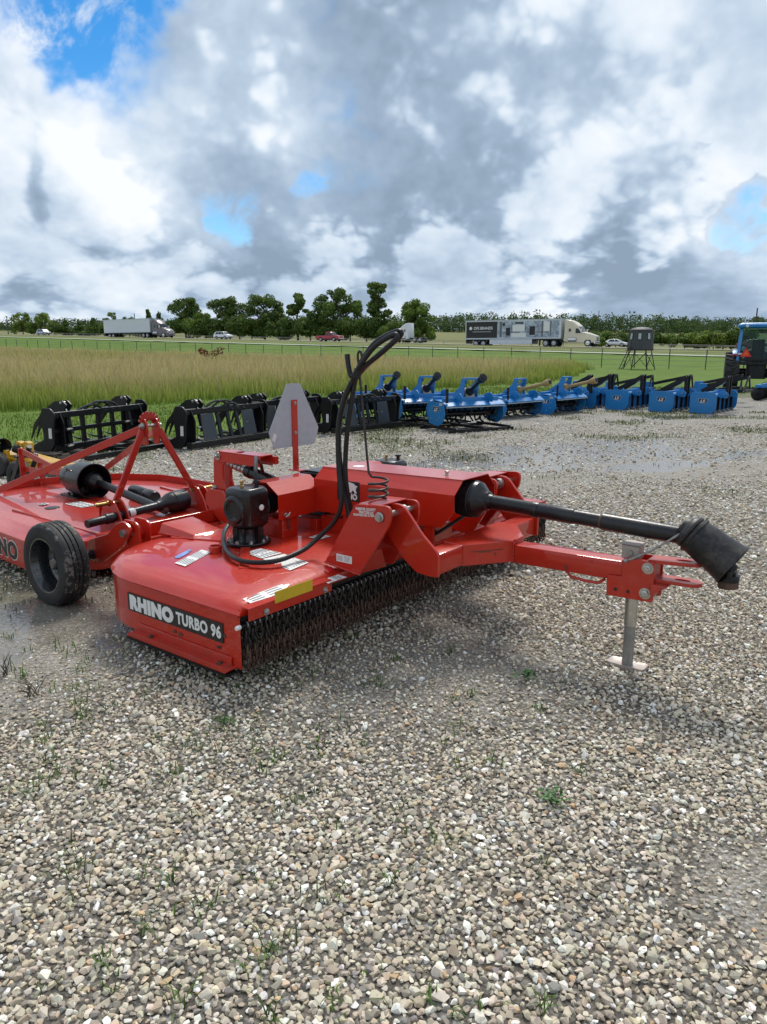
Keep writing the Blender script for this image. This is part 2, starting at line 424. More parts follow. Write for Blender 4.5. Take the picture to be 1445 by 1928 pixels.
def grid_mesh(xs, ys, zfun):
    X, Y = np.meshgrid(xs, ys); Z = zfun(X, Y); nx, ny = len(xs), len(ys)
    co = np.stack([X, Y, Z], -1).reshape(-1, 3)
    i = np.arange(nx-1)[None, :]+np.arange(ny-1)[:, None]*nx
    f = np.stack([i, i+1, i+1+nx, i+nx], -1).reshape(-1, 4)
    return co, f
def np_mesh(name, co, faces, mats, attrs=None, smooth=True, parent=None, cols=None):
    """mesh object from arrays; faces (n,3) or (n,4)"""
    me = bpy.data.meshes.new(name); k = faces.shape[1]; nf = len(faces)
    me.vertices.add(len(co)); me.vertices.foreach_set('co', np.ascontiguousarray(co, np.float32).ravel())
    me.loops.add(nf*k); me.loops.foreach_set('vertex_index', np.ascontiguousarray(faces, np.int32).ravel())
    me.polygons.add(nf); me.polygons.foreach_set('loop_start', np.arange(0, nf*k, k, dtype=np.int32))
    try: me.polygons.foreach_set('loop_total', np.full(nf, k, np.int32))
    except Exception: pass
    me.polygons.foreach_set('use_smooth', [smooth]*nf)
    for a, v in (attrs or {}).items():
        at = me.attributes.new(a, 'FLOAT', 'POINT'); at.data.foreach_set('value', np.ascontiguousarray(v, np.float32).ravel())
    if cols is not None:
        at = me.attributes.new('col', 'FLOAT_COLOR', 'POINT')
        at.data.foreach_set('color', np.concatenate([cols, np.ones((len(cols), 1))], 1).astype(np.float32).ravel())
    me.update(calc_edges=True)
    for mt in (mats if isinstance(mats, (list, tuple)) else [mats]): me.materials.append(M[mt] if isinstance(mt, str) else mt)
    o = bpy.data.objects.new(name, me); C.objects.link(o); o.parent = parent; return o

# grassland ground
m = Mat('mown_grass_ground')
a = m.noise(.35, 5, .6); b_ = m.noise(9, 5, .65); c = m.noise(60, 3, .6)
col = m.ramp(m.mth('ADD', m.mth('MULTIPLY', a, .55), m.mth('MULTIPLY', b_, .45)), [(.30, (.070, .125, .014)), (.5, (.105, .175, .022)), (.68, (.16, .20, .045))])
col = m.mix(m.rng(c, .35, .7, 0, .45), col, (.055, .090, .014))
pos = m.nd('ShaderNodeNewGeometry').outputs['Position']
dt = m.nd('ShaderNodeVectorMath', operation='DOT_PRODUCT'); m.L.new(pos, dt.inputs[0]); dt.inputs[1].default_value = (E2[0], E2[1], 0)
far = m.rng(m.mth('ADD', dt.outputs['Value'], m.mth('MULTIPLY', m.noise(.12, 4), 26)), 92, 112)      # rough highway verge beyond the service road
verge = m.ramp(m.mth('ADD', m.mth('MULTIPLY', m.noise(.25, 4), .5), m.mth('MULTIPLY', m.noise(2.2, 5, .7), .5)), [(.35, (.075, .115, .025)), (.5, (.15, .155, .055)), (.66, (.25, .21, .10))])
col = m.mix(far, col, verge)
m.set(Base_Color=col, Roughness=.9, Specular_IOR_Level=.15).bump(c, .6, .03)
M['ground'] = m.m
xs = np.unique(np.concatenate([np.linspace(-900, -140, 22), np.linspace(-140, 80, 56), np.linspace(80, 900, 24)]))
ys = np.unique(np.concatenate([np.linspace(-12, 16, 6), np.linspace(16, 240, 76), np.linspace(240, 1500, 30)]))
co, f = grid_mesh(xs, ys, terrain)
structure(np_mesh('ground', co, f, 'ground'))

# roads along the highway direction, laid on the terrain
def strip(name, w0, w1, s0, s1, dz, mat, n=60):
    ss_ = np.linspace(s0, s1, n); co = []
    for s in ss_:
        for w in (w0, w1):
            x, y = sw(s, w); co.append((x, y, tz(*sw(s, (w0+w1)/2))+dz))
    f = np.array([(2*i, 2*i+2, 2*i+3, 2*i+1) for i in range(n-1)])
    return structure(np_mesh(name, np.array(co), f, mat))
m = Mat('pale_chip_seal'); n = m.noise(3, 5)
m.set(Base_Color=m.ramp(n, [(.3, (.40, .40, .37)), (.7, (.52, .51, .48))]), Roughness=.85); M['chip'] = m.m
m = Mat('highway_concrete'); n = m.noise(1.2, 5)
m.set(Base_Color=m.ramp(n, [(.3, (.27, .26, .235)), (.7, (.38, .365, .33))]), Roughness=.85); M['hwy'] = m.m
m = Mat('road_paint'); m.set(Base_Color=(.75, .75, .72), Roughness=.6); M['rpaint'] = m.m
strip('service_road', 75.5, 80.5, -60, 330, .10, 'chip')
strip('highway', 105.5, 116.5, -80, 420, .10, 'hwy')
strip('highway_far', 131, 142, -80, 420, .10, 'hwy')
for w in (107.2, 115.0): strip('road_marking', w, w+.16, -80, 420, .108, 'rpaint')
# ------------------------------------------------------------------ gravel lot
rng = np.random.default_rng(7)
# boundary between lot and lawn: distance (signed, + inside the lot)
LOTB = np.array([(-40, -8), (-13, 6.5), (-6.6, 10.1), (-4.6, 11.3), (-2.6, 13.2), (-.6, 15.6), (1.6, 17.6), (4.2, 20.2), (8.2, 22.6), (13.6, 26.9), (22, 33), (40, 46)])
def lot_edge(x):                                  # Y of the lot's far edge at X
    return np.interp(x, LOTB[:, 0], LOTB[:, 1])+(fbm(np.asarray(x)*1.3, np.zeros_like(x)+3.3, 5)-.5)*1.5
WET = [(2.9, 10.7, 2.0, 1.15, .5), (1.3, 9.9, 1.1, .6, .3), (4.2, 11.8, .9, .5, .5), (3.6, 9.4, .9, .35, .5), (2.0, 9.2, .7, .3, .4), (5.2, 10.5, .8, .3, .5), (1.0, 6.3, .5, .16, .5), (-1.75, 4.0, .65, .72, 0),
       (-2.35, 3.4, .6, .7, .2), (-1.15, 3.75, .30, .35, .3), (.72, 4.85, .40, .16, .4), (1.35, 4.5, .25, .1, .4), (1.05, 5.0, .2, .1, .3), (6.8, 16.5, 1.2, .4, .4), (9.5, 15.4, 1.5, .4, .3)]
def wetness(x, y):
    w = np.zeros_like(x)
    for cx, cy, rx, ry, a in WET:
        dx, dy = x-cx, y-cy; c, s = math.cos(a), math.sin(a)
        u = (dx*c+dy*s)/rx; v = (-dx*s+dy*c)/ry
        w = np.maximum(w, 1.25-np.sqrt(u*u+v*v)*.75)
    return np.clip(w+(fbm(x*3.1, y*3.1, 11)-.5)*1.1, 0, 1)
def fines(x, y):                                   # where the stones are ground down to fine grit
    f = np.clip((fbm(x*.55+5, y*.55, 21)-.56)*5, 0, 1)*np.clip((y-2.0)/2, 0, 1)
    f = np.maximum(f, np.clip(1.15-np.hypot((x+2.1)/1.15, (y-3.55)/1.25), 0, 1)*1.4)
    f = np.maximum(f, np.clip(1.1-np.hypot((x-1.1)/.42, (y-1.75)/.30), 0, 1))
    f = np.maximum(f, np.clip((y-6.5)/6, 0, .25))
    return np.clip(f, 0, 1)
def weedy(x, y):
    e = lot_edge(x)-y
    k = np.clip(1-e/3.6, 0, 1)*.8+np.clip((fbm(x*.8, y*.8, 31)-.46)*3.2, 0, 1)*np.clip((y-4.5)/5, 0, 1)*.8
    k = np.maximum(k, np.clip(1.1-np.hypot((x+2.3)/1.3, (y-4.4)/.9), 0, 1)*.7)
    return np.clip(k+(fbm(x*2.7, y*2.7, 33)-.5)*.8*np.clip(k*4, 0, 1), 0, 1)

m = Mat('gravel_ground')
pos = m.nd('ShaderNodeNewGeometry').outputs['Position']
wet = m.attr('wet'); fin = m.attr('fines'); weed = m.attr('weed')
def voro(scale, feat='F1'):
    v = m.nd('ShaderNodeTexVoronoi', feature=feat); v.inputs['Scale'].default_value = scale; m.L.new(pos, v.inputs['Vector']); return v
v1 = voro(44); v2 = voro(95); n0 = m.noise(.5, 4, vec=pos); n3 = m.noise(130, 3, .7, vec=pos); n4 = m.noise(14, 5, .6, vec=pos)
def stone_cols(v, dx=0.):
    sp = m.nd('ShaderNodeSeparateColor'); m.L.new(v.outputs['Color'], sp.inputs[0])
    return m.ramp(sp.outputs[0], [(0, (.14, .125, .105)), (.2, (.23, .205, .165)), (.45, (.34, .305, .25)), (.7, (.42, .39, .33)), (.88, (.52, .50, .46)), (1, (.62, .62, .61))])
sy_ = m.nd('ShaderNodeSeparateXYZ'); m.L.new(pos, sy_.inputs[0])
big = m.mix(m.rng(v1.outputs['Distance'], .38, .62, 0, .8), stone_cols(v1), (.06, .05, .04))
big = m.mix(m.mth('MULTIPLY', m.mth('MULTIPLY', m.rng(sy_.outputs[1], 3.5, 7.5, .62, 0), m.rng(m.mth('SUBTRACT', m.mth('ABSOLUTE', sy_.outputs[0]), m.mth('MULTIPLY', sy_.outputs[1], .53)), .85, 1.1, 1., 0.)), m.rng(fin, .2, .6, 1, .35)), big, (.062, .051, .040))      # dirt base, painted darker for the shade in gaps between loose stones
sml = m.mix(m.rng(v2.outputs['Distance'], .40, .70, 0, .6), stone_cols(v2), (.08, .066, .05))
col = m.mix(m.rng(m.mth('ADD', fin, m.mth('MULTIPLY', m.mth('SUBTRACT', n4, .5), 1.2)), .3, .6), big, m.mix(.45, sml, (.21, .185, .15)))
grass = m.ramp(n3, [(.3, (.035, .050, .012)), (.55, (.085, .10, .03)), (.75, (.17, .155, .07))])
col = m.mix(m.rng(m.mth('ADD', weed, m.mth('MULTIPLY', m.mth('SUBTRACT', m.mth('ADD', m.mth('MULTIPLY', n4, .5), m.mth('MULTIPLY', n3, .5)), .5), 1.8)), .42, .68, 0, .88), col, grass)
wm = m.rng(m.mth('ADD', wet, m.mth('MULTIPLY', m.mth('SUBTRACT', n4, .5), 1.0)), .44, .52)
wm2 = m.mth('MULTIPLY', wm, m.rng(m.mth('ADD', v1.outputs['Distance'], m.mth('MULTIPLY', n3, .5)), .45, .75, .15, 1.))
col = m.mix(m.mth('MULTIPLY', wm, .55), col, (.13, .115, .095))
hgt = m.mth('SUBTRACT', 0., m.mth('ADD', v1.outputs['Distance'], m.mth('MULTIPLY', v2.outputs['Distance'], .6)))
bp = m.nd('ShaderNodeBump'); bp.inputs['Distance'].default_value = .012; m.L.new(hgt, bp.inputs['Height'])
m.L.new(m.rng(wm2, 0, 1, .85, .06), bp.inputs['Strength']); m.L.new(bp.outputs[0], m.b.inputs['Normal'])
m.set(Base_Color=col, Roughness=m.rng(wm2, 0, 1, .82, .04), Specular_IOR_Level=.5)
M['gravel'] = m.m
# sheet: rows in Y, each row runs to the lot's edge
xs = np.concatenate([np.linspace(-40, -9, 32), np.arange(-8.8, 12.01, .16), np.linspace(12.5, 40, 40)])
T = np.concatenate([np.linspace(0, .3, 40)[:-1], np.linspace(.3, 1, 110)])
X = np.repeat(xs[None, :], len(T), 0); edge = lot_edge(xs); y0 = -9.0
Y = y0+T[:, None]*(np.maximum(edge, y0+.5)[None, :]-y0)
nx = len(xs); i = np.arange(nx-1)[None, :]+np.arange(len(T)-1)[:, None]*nx
f = np.stack([i, i+1, i+1+nx, i+nx], -1).reshape(-1, 4); x_ = X.ravel(); y_ = Y.ravel()
co = np.stack([x_, y_, terrain(x_, y_)+.008], -1)
structure(np_mesh('gravel_lot', co, f, 'gravel', {'wet': wetness(x_, y_), 'fines': fines(x_, y_), 'weed': weedy(x_, y_)}))

# loose stones, real pieces where they can be told apart
m = Mat('limestone_gravel'); c = m.attr('col', 'Color'); n = m.noise(160, 3, .6)
m.set(Base_Color=m.mix(m.rng(n, .3, .8, 0, .35), c, m.mix(1., c, (.62, .58, .52), 'MULTIPLY')), Roughness=.78, Specular_IOR_Level=.35)
M['stone'] = m.m
def stone_templates(k, npts, seed):
    r = random.Random(seed); out = []
    for _ in range(k):
        bm = bmesh.new(); ax = (1, r.uniform(.68, .98), r.uniform(.50, .80))
        for _ in range(npts):
            v = Vector((r.gauss(0, 1), r.gauss(0, 1), r.gauss(0, 1))).normalized()*r.uniform(.92, 1.06)
            # flatten towards a few facets
            bm.verts.new((v.x*ax[0], v.y*ax[1], v.z*ax[2]))
        h = bmesh.ops.convex_hull(bm, input=bm.verts[:])
        bmesh.ops.delete(bm, geom=[v for v in bm.verts if not v.link_faces], context='VERTS')
        bmesh.ops.triangulate(bm, faces=bm.faces[:])
        bm.verts.index_update()
        co = np.array([v.co[:] for v in bm.verts]); fa = np.array([[v.index for v in f.verts] for f in bm.faces]); bm.free()
        out.append((co, fa))
    return out
PAL = np.array([1.31, 1.27, 1.20])*np.array([(.40, .36, .295), (.46, .42, .35), (.33, .29, .235), (.26, .235, .20), (.52, .49, .43), (.37, .315, .24), (.60, .59, .56), (.22, .21, .20), (.44, .37, .28), (.66, .66, .65), (.42, .30, .19)])
PW = np.array([.20, .19, .15, .10, .12, .08, .07, .05, .06, .035, .015]); PW /= PW.sum()
def scatter_stones(name, x, y, r, tmpl, zoff, seed):
    g = np.random.default_rng(seed); n = len(x); which = g.integers(0, len(tmpl), n); V = []; F_ = []; K = []; base = 0
    for t, (co, fa) in enumerate(tmpl):
        ix = np.where(which == t)[0]; q = len(ix)
        if not q: continue
        yaw = g.uniform(0, 2*math.pi, q); p1 = g.normal(0, .35, q); p2 = g.normal(0, .35, q)
        cy, sy = np.cos(yaw), np.sin(yaw); c1, s1 = np.cos(p1), np.sin(p1); c2, s2 = np.cos(p2), np.sin(p2)
        P = co[None]*r[ix][:, None, None]*g.uniform(.85, 1.15, (q, 1, 3))
        a, b, c = P[..., 0], P[..., 1], P[..., 2]
        b, c = b*c1[:, None]-c*s1[:, None], b*s1[:, None]+c*c1[:, None]
        a, c = a*c2[:, None]+c*s2[:, None], -a*s2[:, None]+c*c2[:, None]
        a, b = a*cy[:, None]-b*sy[:, None], a*sy[:, None]+b*cy[:, None]
        lift = r[ix]*g.uniform(.0, .45, q)+zoff
        V.append(np.stack([a+x[ix][:, None], b+y[ix][:, None], c+lift[:, None]], -1).reshape(-1, 3))
        F_.append((fa[None]+(np.arange(q)*len(co))[:, None, None]).reshape(-1, 3)+base); base += q*len(co)
        cl = PAL[g.choice(len(PAL), q, p=PW)]*g.uniform(.82, 1.18, (q, 1))*g.uniform(.96, 1.04, (q, 3))
        K.append(np.repeat(cl, len(co), 0))
    return stuff(np_mesh(name, np.concatenate(V), np.concatenate(F_), 'stone', smooth=False, cols=np.concatenate(K)))
def jgrid(d0, d1, sp, margin, g):
    ys = np.arange(d0, d1, sp); X = []; Y = []
    for yv in ys:
        hw = .53*yv+margin; x = np.arange(-hw, hw, sp); X.append(x+g.uniform(-.5, .5, len(x))*sp*1.15); Y.append(yv+g.uniform(-.5, .5, len(x))*sp*1.15)
    return np.concatenate(X), np.concatenate(Y)
g = np.random.default_rng(3)
t1 = stone_templates(18, 14, 5); t2 = stone_templates(12, 11, 6)
for nm, d0, d1, sp, tm, zo, mu in (('loose_gravel', .55, 2.6, .0152, t1, .008, .0097), ('loose_gravel', 2.6, 4.6, .0180, t2, .008, .0107), ('loose_gravel', 4.6, 8.2, .040, t2, .008, .0150), ('loose_gravel', 8.2, 15.0, .085, t2, .006, .021)):
    x, y = jgrid(d0, d1, sp, 1.1 if d0 < 3 else .7, g)
    r = mu*np.exp(g.normal(0, .27, len(x))); r = np.clip(r, .006, .027 if d0 < 8 else .036)
    fi = fines(x, y); we = wetness(x, y)
    keep = g.uniform(0, 1, len(x)) > np.clip(fi*.80+np.where(we > .55, .3, 0), 0, .94)
    keep &= y < lot_edge(x)-.05
    r = r*(1-.35*fi)
    scatter_stones(nm, x[keep], y[keep], r[keep], tm, zo, 100+int(d0*10))

# ------------------------------------------------------------------ grass, as blades
def blades(name, x, y, z, h, wd, lean, colb, colt, mat, seed, bend=.35):
    """curved tapering blades: 5 points, two quads collapsed into triangles"""
    g = np.random.default_rng(seed); n = len(x); a = g.uniform(0, 2*math.pi, n); ln = lean*g.uniform(.2, 1, n)
    dx, dy = np.cos(a), np.sin(a); px, py = -dy*wd/2, dx*wd/2
    mx, my = x+dx*ln*h*bend, y+dy*ln*h*bend; tx, ty = x+dx*ln*h, y+dy*ln*h
    V = np.stack([np.stack([x-px, y-py, z-.01], -1), np.stack([x+px, y+py, z-.01], -1),
                  np.stack([mx+px*.8, my+py*.8, z+h*.6], -1), np.stack([mx-px*.8, my-py*.8, z+h*.6], -1), np.stack([tx, ty, z+h*np.sqrt(np.clip(1-ln*ln*.6, .1, 1))], -1)], 1)
    i = np.arange(n)[:, None]*5
    F_ = np.concatenate([i+np.array([0, 1, 2]), i+np.array([0, 2, 3]), i+np.array([3, 2, 4])])
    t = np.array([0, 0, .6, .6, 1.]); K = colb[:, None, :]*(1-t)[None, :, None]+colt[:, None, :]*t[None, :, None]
    return stuff(np_mesh(name, V.reshape(-1, 3), F_, mat, cols=K.reshape(-1, 3)))
m = Mat('grass_blades'); c = m.attr('col', 'Color')
m.set(Base_Color=c, Roughness=.7, Specular_IOR_Level=.2)
tr = m.nd('ShaderNodeBsdfTranslucent'); m.L.new(c, tr.inputs[0]); ms = m.nd('ShaderNodeMixShader'); ms.inputs[0].default_value = .3
m.L.new(m.b.outputs[0], ms.inputs[1]); m.L.new(tr.outputs[0], ms.inputs[2]); m.L.new(ms.outputs[0], m.out.inputs[0])
M['blade'] = m.m
# the tall unmown field up to the fence
def in_tall(x, y):
    w = x*E2[0]+y*E2[1]
    near = np.interp(x, [-60, -14, -9.5, -4.8, 1, 6.7, 11.5, 14.5], [-10, 13.2, 16.6, 21.8, 27.0, 33, 44, 53])+(fbm(x*.4, y*.4, 41)-.5)*3
    return (y > near) & (w < 55.5+(fbm(x*.2, y*.2, 43)-.5)*2) & (x < 15)
g = np.random.default_rng(12); X = []; Y = []; HH = []; WW = []
for d0, d1, dens in ((13, 24, 100), (24, 36, 62), (36, 55, 34), (55, 112, 15)):
    n = int(dens*(d1-d0)*1.16*(d0+d1)/2); y = np.sqrt(g.uniform(d0*d0, d1*d1, n)); x = g.uniform(-.60, .56, n)*y
    k = in_tall(x, y); x, y = x[k], y[k]; X.append(x); Y.append(y)
    WW.append(np.full(len(x), .0115+.00062*(d0+d1)/2)); 
x = np.concatenate(X); y = np.concatenate(Y); wd = np.concatenate(WW)
near = np.interp(x, [-60, -14, -9.5, -4.8, 1, 6.7, 11.5, 14.5], [-10, 13.2, 16.6, 21.8, 27.0, 33, 44, 53])
dep = np.clip((y-near)/9, 0, 1); tan_ = np.clip(dep*1.08-.14+(fbm(x*.22, y*.22, 51)-.5)*1.3+g.normal(0, .18, len(x)), 0, 1)[:, None]
h = (.34+.40*np.clip((y-near)/5, 0, 1))*np.exp(g.normal(0, .2, len(x)))*(.8+.4*fbm(x*.5, y*.5, 55))
vb = g.uniform(.75, 1.25, (len(x), 1))
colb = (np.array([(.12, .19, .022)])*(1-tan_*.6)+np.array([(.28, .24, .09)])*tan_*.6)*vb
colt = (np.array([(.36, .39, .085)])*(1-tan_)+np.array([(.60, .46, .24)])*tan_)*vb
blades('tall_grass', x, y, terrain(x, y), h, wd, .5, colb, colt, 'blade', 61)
# short lawn around the implements
n = 52000; y = np.sqrt(g.uniform(9.5**2, 30**2, n)); x = g.uniform(-.60, .60, n)*y
e = y-lot_edge(x); k = (e > -.25+g.normal(0, .25, n)) & (~in_tall(x, y+1)); x, y = x[k], y[k]
vb = g.uniform(.7, 1.3, (len(x), 1)); mixc = np.clip(fbm(x*.6, y*.6, 71)[:, None]+g.normal(0, .15, (len(x), 1)), 0, 1)
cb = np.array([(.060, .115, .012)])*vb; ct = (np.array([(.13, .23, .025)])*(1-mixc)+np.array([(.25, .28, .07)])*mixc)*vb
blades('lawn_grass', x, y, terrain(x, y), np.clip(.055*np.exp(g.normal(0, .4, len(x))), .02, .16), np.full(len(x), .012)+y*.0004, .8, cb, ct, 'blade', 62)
# sparse weeds in the gravel
n = 90000; y = np.sqrt(g.uniform(1.0, 19**2, n)); x = g.uniform(-.6, .6, n)*y
k = (g.uniform(0, 1, n) < np.clip(weedy(x, y)*1.1-.18, 0, .9)) & (y < lot_edge(x)); x, y = x[k], y[k]
vb = g.uniform(.6, 1.3, (len(x), 1)); mixc = g.uniform(0, 1, (len(x), 1))
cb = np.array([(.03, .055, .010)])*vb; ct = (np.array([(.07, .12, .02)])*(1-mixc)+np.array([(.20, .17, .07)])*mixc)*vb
blades('sparse_grass', x, y, .01+0*x, np.clip(.030*np.exp(g.normal(0, .45, len(x))), .012, .09), np.full(len(x), .004)+y*.0006, 1.0, cb, ct, 'blade', 63)
# sprigs in the foreground gravel
px = []; py = []
for _ in range(150):
    yy = math.sqrt(g.uniform(1.0, 3.6**2)); xx = g.uniform(-.55, .30 if yy < 3 else .1)*yy
    if g.uniform() < .28 and xx > -.1: continue
    k = int(g.integers(4, 16)); sp = g.uniform(.010, .035)
    px.append(xx+g.normal(0, sp, k)); py.append(yy+g.normal(0, sp, k))
x = np.concatenate(px); y = np.concatenate(py); vb = g.uniform(.6, 1.3, (len(x), 1))
blades('gravel_sprigs', x, y, .008+0*x, np.clip(.036*np.exp(g.normal(0, .4, len(x))), .015, .09), np.full(len(x), .0042), 1.7, np.array([(.04, .085, .014)])*vb, np.array([(.12, .21, .04)])*vb, 'blade', 64)
# broad-leaved weeds that can be told apart
def leaf_weed(x, y, rad, n, label, seed, col=(.035, .095, .02)):
    g2 = random.Random(seed); t = thing('weed', label, 'weed', (x, y, .012), 0, 'weeds in the gravel')
    for i in range(n):
        a = g2.uniform(0, 6.28); r0 = g2.uniform(.1, .9)*rad; L_ = rad*g2.uniform(.28, .5); el = g2.uniform(.2, 1.0)
        c_ = Vector((math.cos(a)*r0, math.sin(a)*r0, rad*.15+g2.uniform(0, rad*.38))); d_ = Vector((math.cos(a+g2.uniform(-.7, .7))*math.cos(el), math.sin(a+g2.uniform(-.7, .7))*math.cos(el), math.sin(el)*.6)).normalized()
        s_ = d_.cross(Vector((0, 0, 1))).normalized()*L_*.34; up = s_.cross(d_).normalized()*L_*.10
        MB().add([c_-d_*L_*.5, c_-s_*.8, c_+s_*.8, c_+d_*L_*.2-s_+up, c_+d_*L_*.2+s_+up, c_+d_*L_*.6], [(0, 1, 2), (1, 3, 4, 2), (3, 5, 4)]).build('leaf', 'leafgreen', t)
    return t
M['leafgreen'] = paint('weed_leaf', (.040, .115, .020), .5, 0, 0, .3, 30)
leaf_weed(.63, 3.08, .062, 34, 'small dense green weed left of the jack stand foot', 1)
leaf_weed(.55, 2.14, .058, 36, 'bright green leafy weed in the bare gravel, nearest the camera', 2)
leaf_weed(-.62, 2.66, .045, 16, 'small green weed in the shade below the chain curtain', 3)
# dead twiggy weeds by the puddle on the left
def twig_weed(x, y, h, label, seed):
    g2 = random.Random(seed); mb = MB()
    for i in range(9):
        a = g2.uniform(0, 6.28); p = Vector((g2.uniform(-.02, .02), g2.uniform(-.02, .02), 0)); pts = [p]; d_ = Vector((math.cos(a)*.5, math.sin(a)*.5, 1)).normalized()
        for j in range(4):
            p = p+d_*h*g2.uniform(.18, .3); pts.append(p); d_ = (d_+Vector((g2.uniform(-.6, .6), g2.uniform(-.6, .6), g2.uniform(-.4, .2)))).normalized()
        mb.tube(pts, [.0022, .002, .0017, .0013, .0008], 4)
        q = pts[2]; mb.tube([q, q+Vector((g2.uniform(-1, 1), g2.uniform(-1, 1), .8))*h*.22], [.0014, .0006], 3)
    o = mb.build('weed', 'twig'); o.location = (x, y, .008); tag(o, label, 'weed', 'weeds in the gravel')
M['twig'] = paint('dead_weed_stem', (.07, .052, .035), .8)
twig_weed(-1.50, 2.92, .13, 'dead twiggy weed in the muddy grit, right of the other twigs', 4)
twig_weed(-1.72, 3.12, .12, 'dead twiggy weed behind its neighbours in the muddy grit', 5)
twig_weed(-1.78, 2.72, .14, 'dead twiggy weed at the left edge of the photograph', 6)
twig_weed(-2.05, 4.22, .22, 'dry twiggy weed growing in front of the muddy tyre', 7)
# ------------------------------------------------------------------ more solids
def panel(mb, pts, t, mi=0):
    """sheet: planar polygon given by 3-D points, thickened by t along its normal"""
    P = [Vector(p) for p in pts]; n = Vector((0, 0, 0))
    for i in range(len(P)): n += (P[i]-P[0]).cross(P[(i+1) % len(P)]-P[0])
    n.normalize(); k = len(P)
    return mb.add(P+[p+n*t for p in P], [tuple(range(k-1, -1, -1)), tuple(range(k, 2*k))]+[(i, (i+1) % k, (i+1) % k+k, i+k) for i in range(k)], mi)
def hexbolt(mb, p, d, r=.012, h=.009, washer=True):
    p = Vector(p); d = Vector(d).normalized()
    if washer: mb.lathe([(r*1.45, 0), (r*1.45, .0025)], p, d, 14)
    mb.lathe([(r, .0025), (r, h), (r*.85, h+.001)], p, d, 6)
    mb.lathe([(r*.5, h), (r*.5, h+.006)], p, d, 8); return mb
def wheel_tyre(R0, w, rim, groove=4):
    """(radius, offset) profile of a tyre, axis along y from 0 to w"""
    pr = [(rim, .012), (rim+.01, .004), (R0*.80, -.004), (R0*.92, .002), (R0*.975, .014)]
    n = groove; a, b = .026, w-.026
    for i in range(n):
        u0 = a+(b-a)*i/n; u1 = a+(b-a)*(i+1)/n; g = .004
        pr += [(R0*.995, u0+g), (R0, (u0+u1)/2), (R0*.995, u1-g)]
        if i < n-1: pr += [(R0*.955, u1-g*.6), (R0*.955, u1+g*.6)]
    pr += [(R0*.975, w-.014), (R0*.92, w-.002), (R0*.80, w+.004), (rim+.01, w-.004), (rim, w-.012)]
    return pr
def add_tread_attr(me, R0):
    v = np.empty(len(me.vertices)*3, np.float32); me.vertices.foreach_get('co', v); v = v.reshape(-1, 3)
    r = np.hypot(v[:, 0], v[:, 2]); at = me.attributes.new('tread', 'FLOAT', 'POINT')
    at.data.foreach_set('value', np.clip((r/R0-.9)/.06, 0, 1).astype(np.float32))
def chain_mesh(n, pitch, lw, wr, seed, rust_from):
    g = random.Random(seed); mb = MB(); z = 0.
    for i in range(n):
        pts = []; hl = pitch*.72; tw = (math.pi/2 if i % 2 else 0)+g.uniform(-.5, .5); sw_ = g.uniform(-.003, .003)
        for k in range(10):
            a = 2*math.pi*k/10; u = lw*math.cos(a); v = hl*math.sin(a)
            v += math.copysign(pitch*.10, v) if abs(v) > 1e-6 else 0
            pts.append((u*math.cos(tw)+sw_, u*math.sin(tw), z-pitch/2+v))
        mb.tube(pts, wr, 5, 1 if i >= rust_from else 0, closed=True); z -= pitch
    return mb

# ================================================================== the red pull-type rotary cutter
M['rimblack'] = paint('gloss_black_rim', (.012, .015, .019), .22, 0, .8, .2, 5, (.07, .06, .05), .15, .5)
W0 = (1.151, 3.208, 0.0)
mow = thing('rotary_cutter', 'red pull-type rotary cutter with chain curtain and tongue on a jack stand', 'rotary cutter', W0, R(-37.8))
DX, HX, HY = -1.88, .64, 1.27
RT = [(0., .440), (.5, .436), (.75, .424), (.90, .407), (.965, .393), (.985, .381), (1.0, .362), (1.007, .354), (1.0, .345)]
def deck_z(x, y):
    t = max(abs(x-DX)/HX, abs(y)/HY); tt = [a for a, _ in RT[:6]]; zz = [b for _, b in RT[:6]]
    return float(np.interp(t, tt, zz))
out = []                                            # outline: rounded rear corners, square front
nF = 9
for i in range(nF): out.append((-1.24, -1.27+2.54*i/nF))
for i in range(5): out.append((-1.24-.80*i/5, 1.27))
for i in range(9):
    a = math.pi/2*i/8; out.append((-2.04-.48*math.sin(a), .82+.45*math.cos(a)))
for i in range(1, 8): out.append((-2.52, .82-1.64*i/8))
for i in range(9):
    a = math.pi/2*(1-i/8); out.append((-2.04-.48*math.sin(a), -.82-.45*math.cos(a)))
for i in range(1, 5): out.append((-2.04+.80*i/5, -1.27))
FARW = 1.66/1.27
out = [(x, y*FARW if y > 0 else y) for x, y in out]
def ring(t, z): return [Vector((DX+(x-DX)*t, y*t, z)) for x, y in out]
mb = MB(); rings = [ring(t, z) for t, z in reversed(RT[1:])]
mb.loft(rings, cap=False); mb.f.append(tuple(range(len(mb.v)-len(out), len(mb.v)))); mb.fm.append(0)
deck = mb.build('deck', 'red', mow, angle=50)
# skirt around sides and rear
ids = [i for i in range(nF-1, len(out))]+[0]
mb = MB(); idx = list(range(nF, len(out)))+[0]
pts = [out[i] for i in idx]; pts = [(-1.243, 1.27*FARW)]+pts[1:-1]+[(-1.243, -1.27)]
n = len(pts); vs = []
for z, e in ((.345, 0), (.105, 0), (.105, .006), (.345, .006)):
    for x, y in pts:
        k = Vector((x-DX, y, 0)); k = Vector((k.x/HX, k.y/HY, 0)).normalized()*e
        vs.append((x-k.x, y-k.y, z))
fs = []
for r_ in range(4):
    q = (r_+1) % 4
    for i in range(n-1): fs.append((r_*n+i, r_*n+i+1, q*n+i+1, q*n+i))
mb.add(vs, fs); mb.build('skirt', 'red', mow)
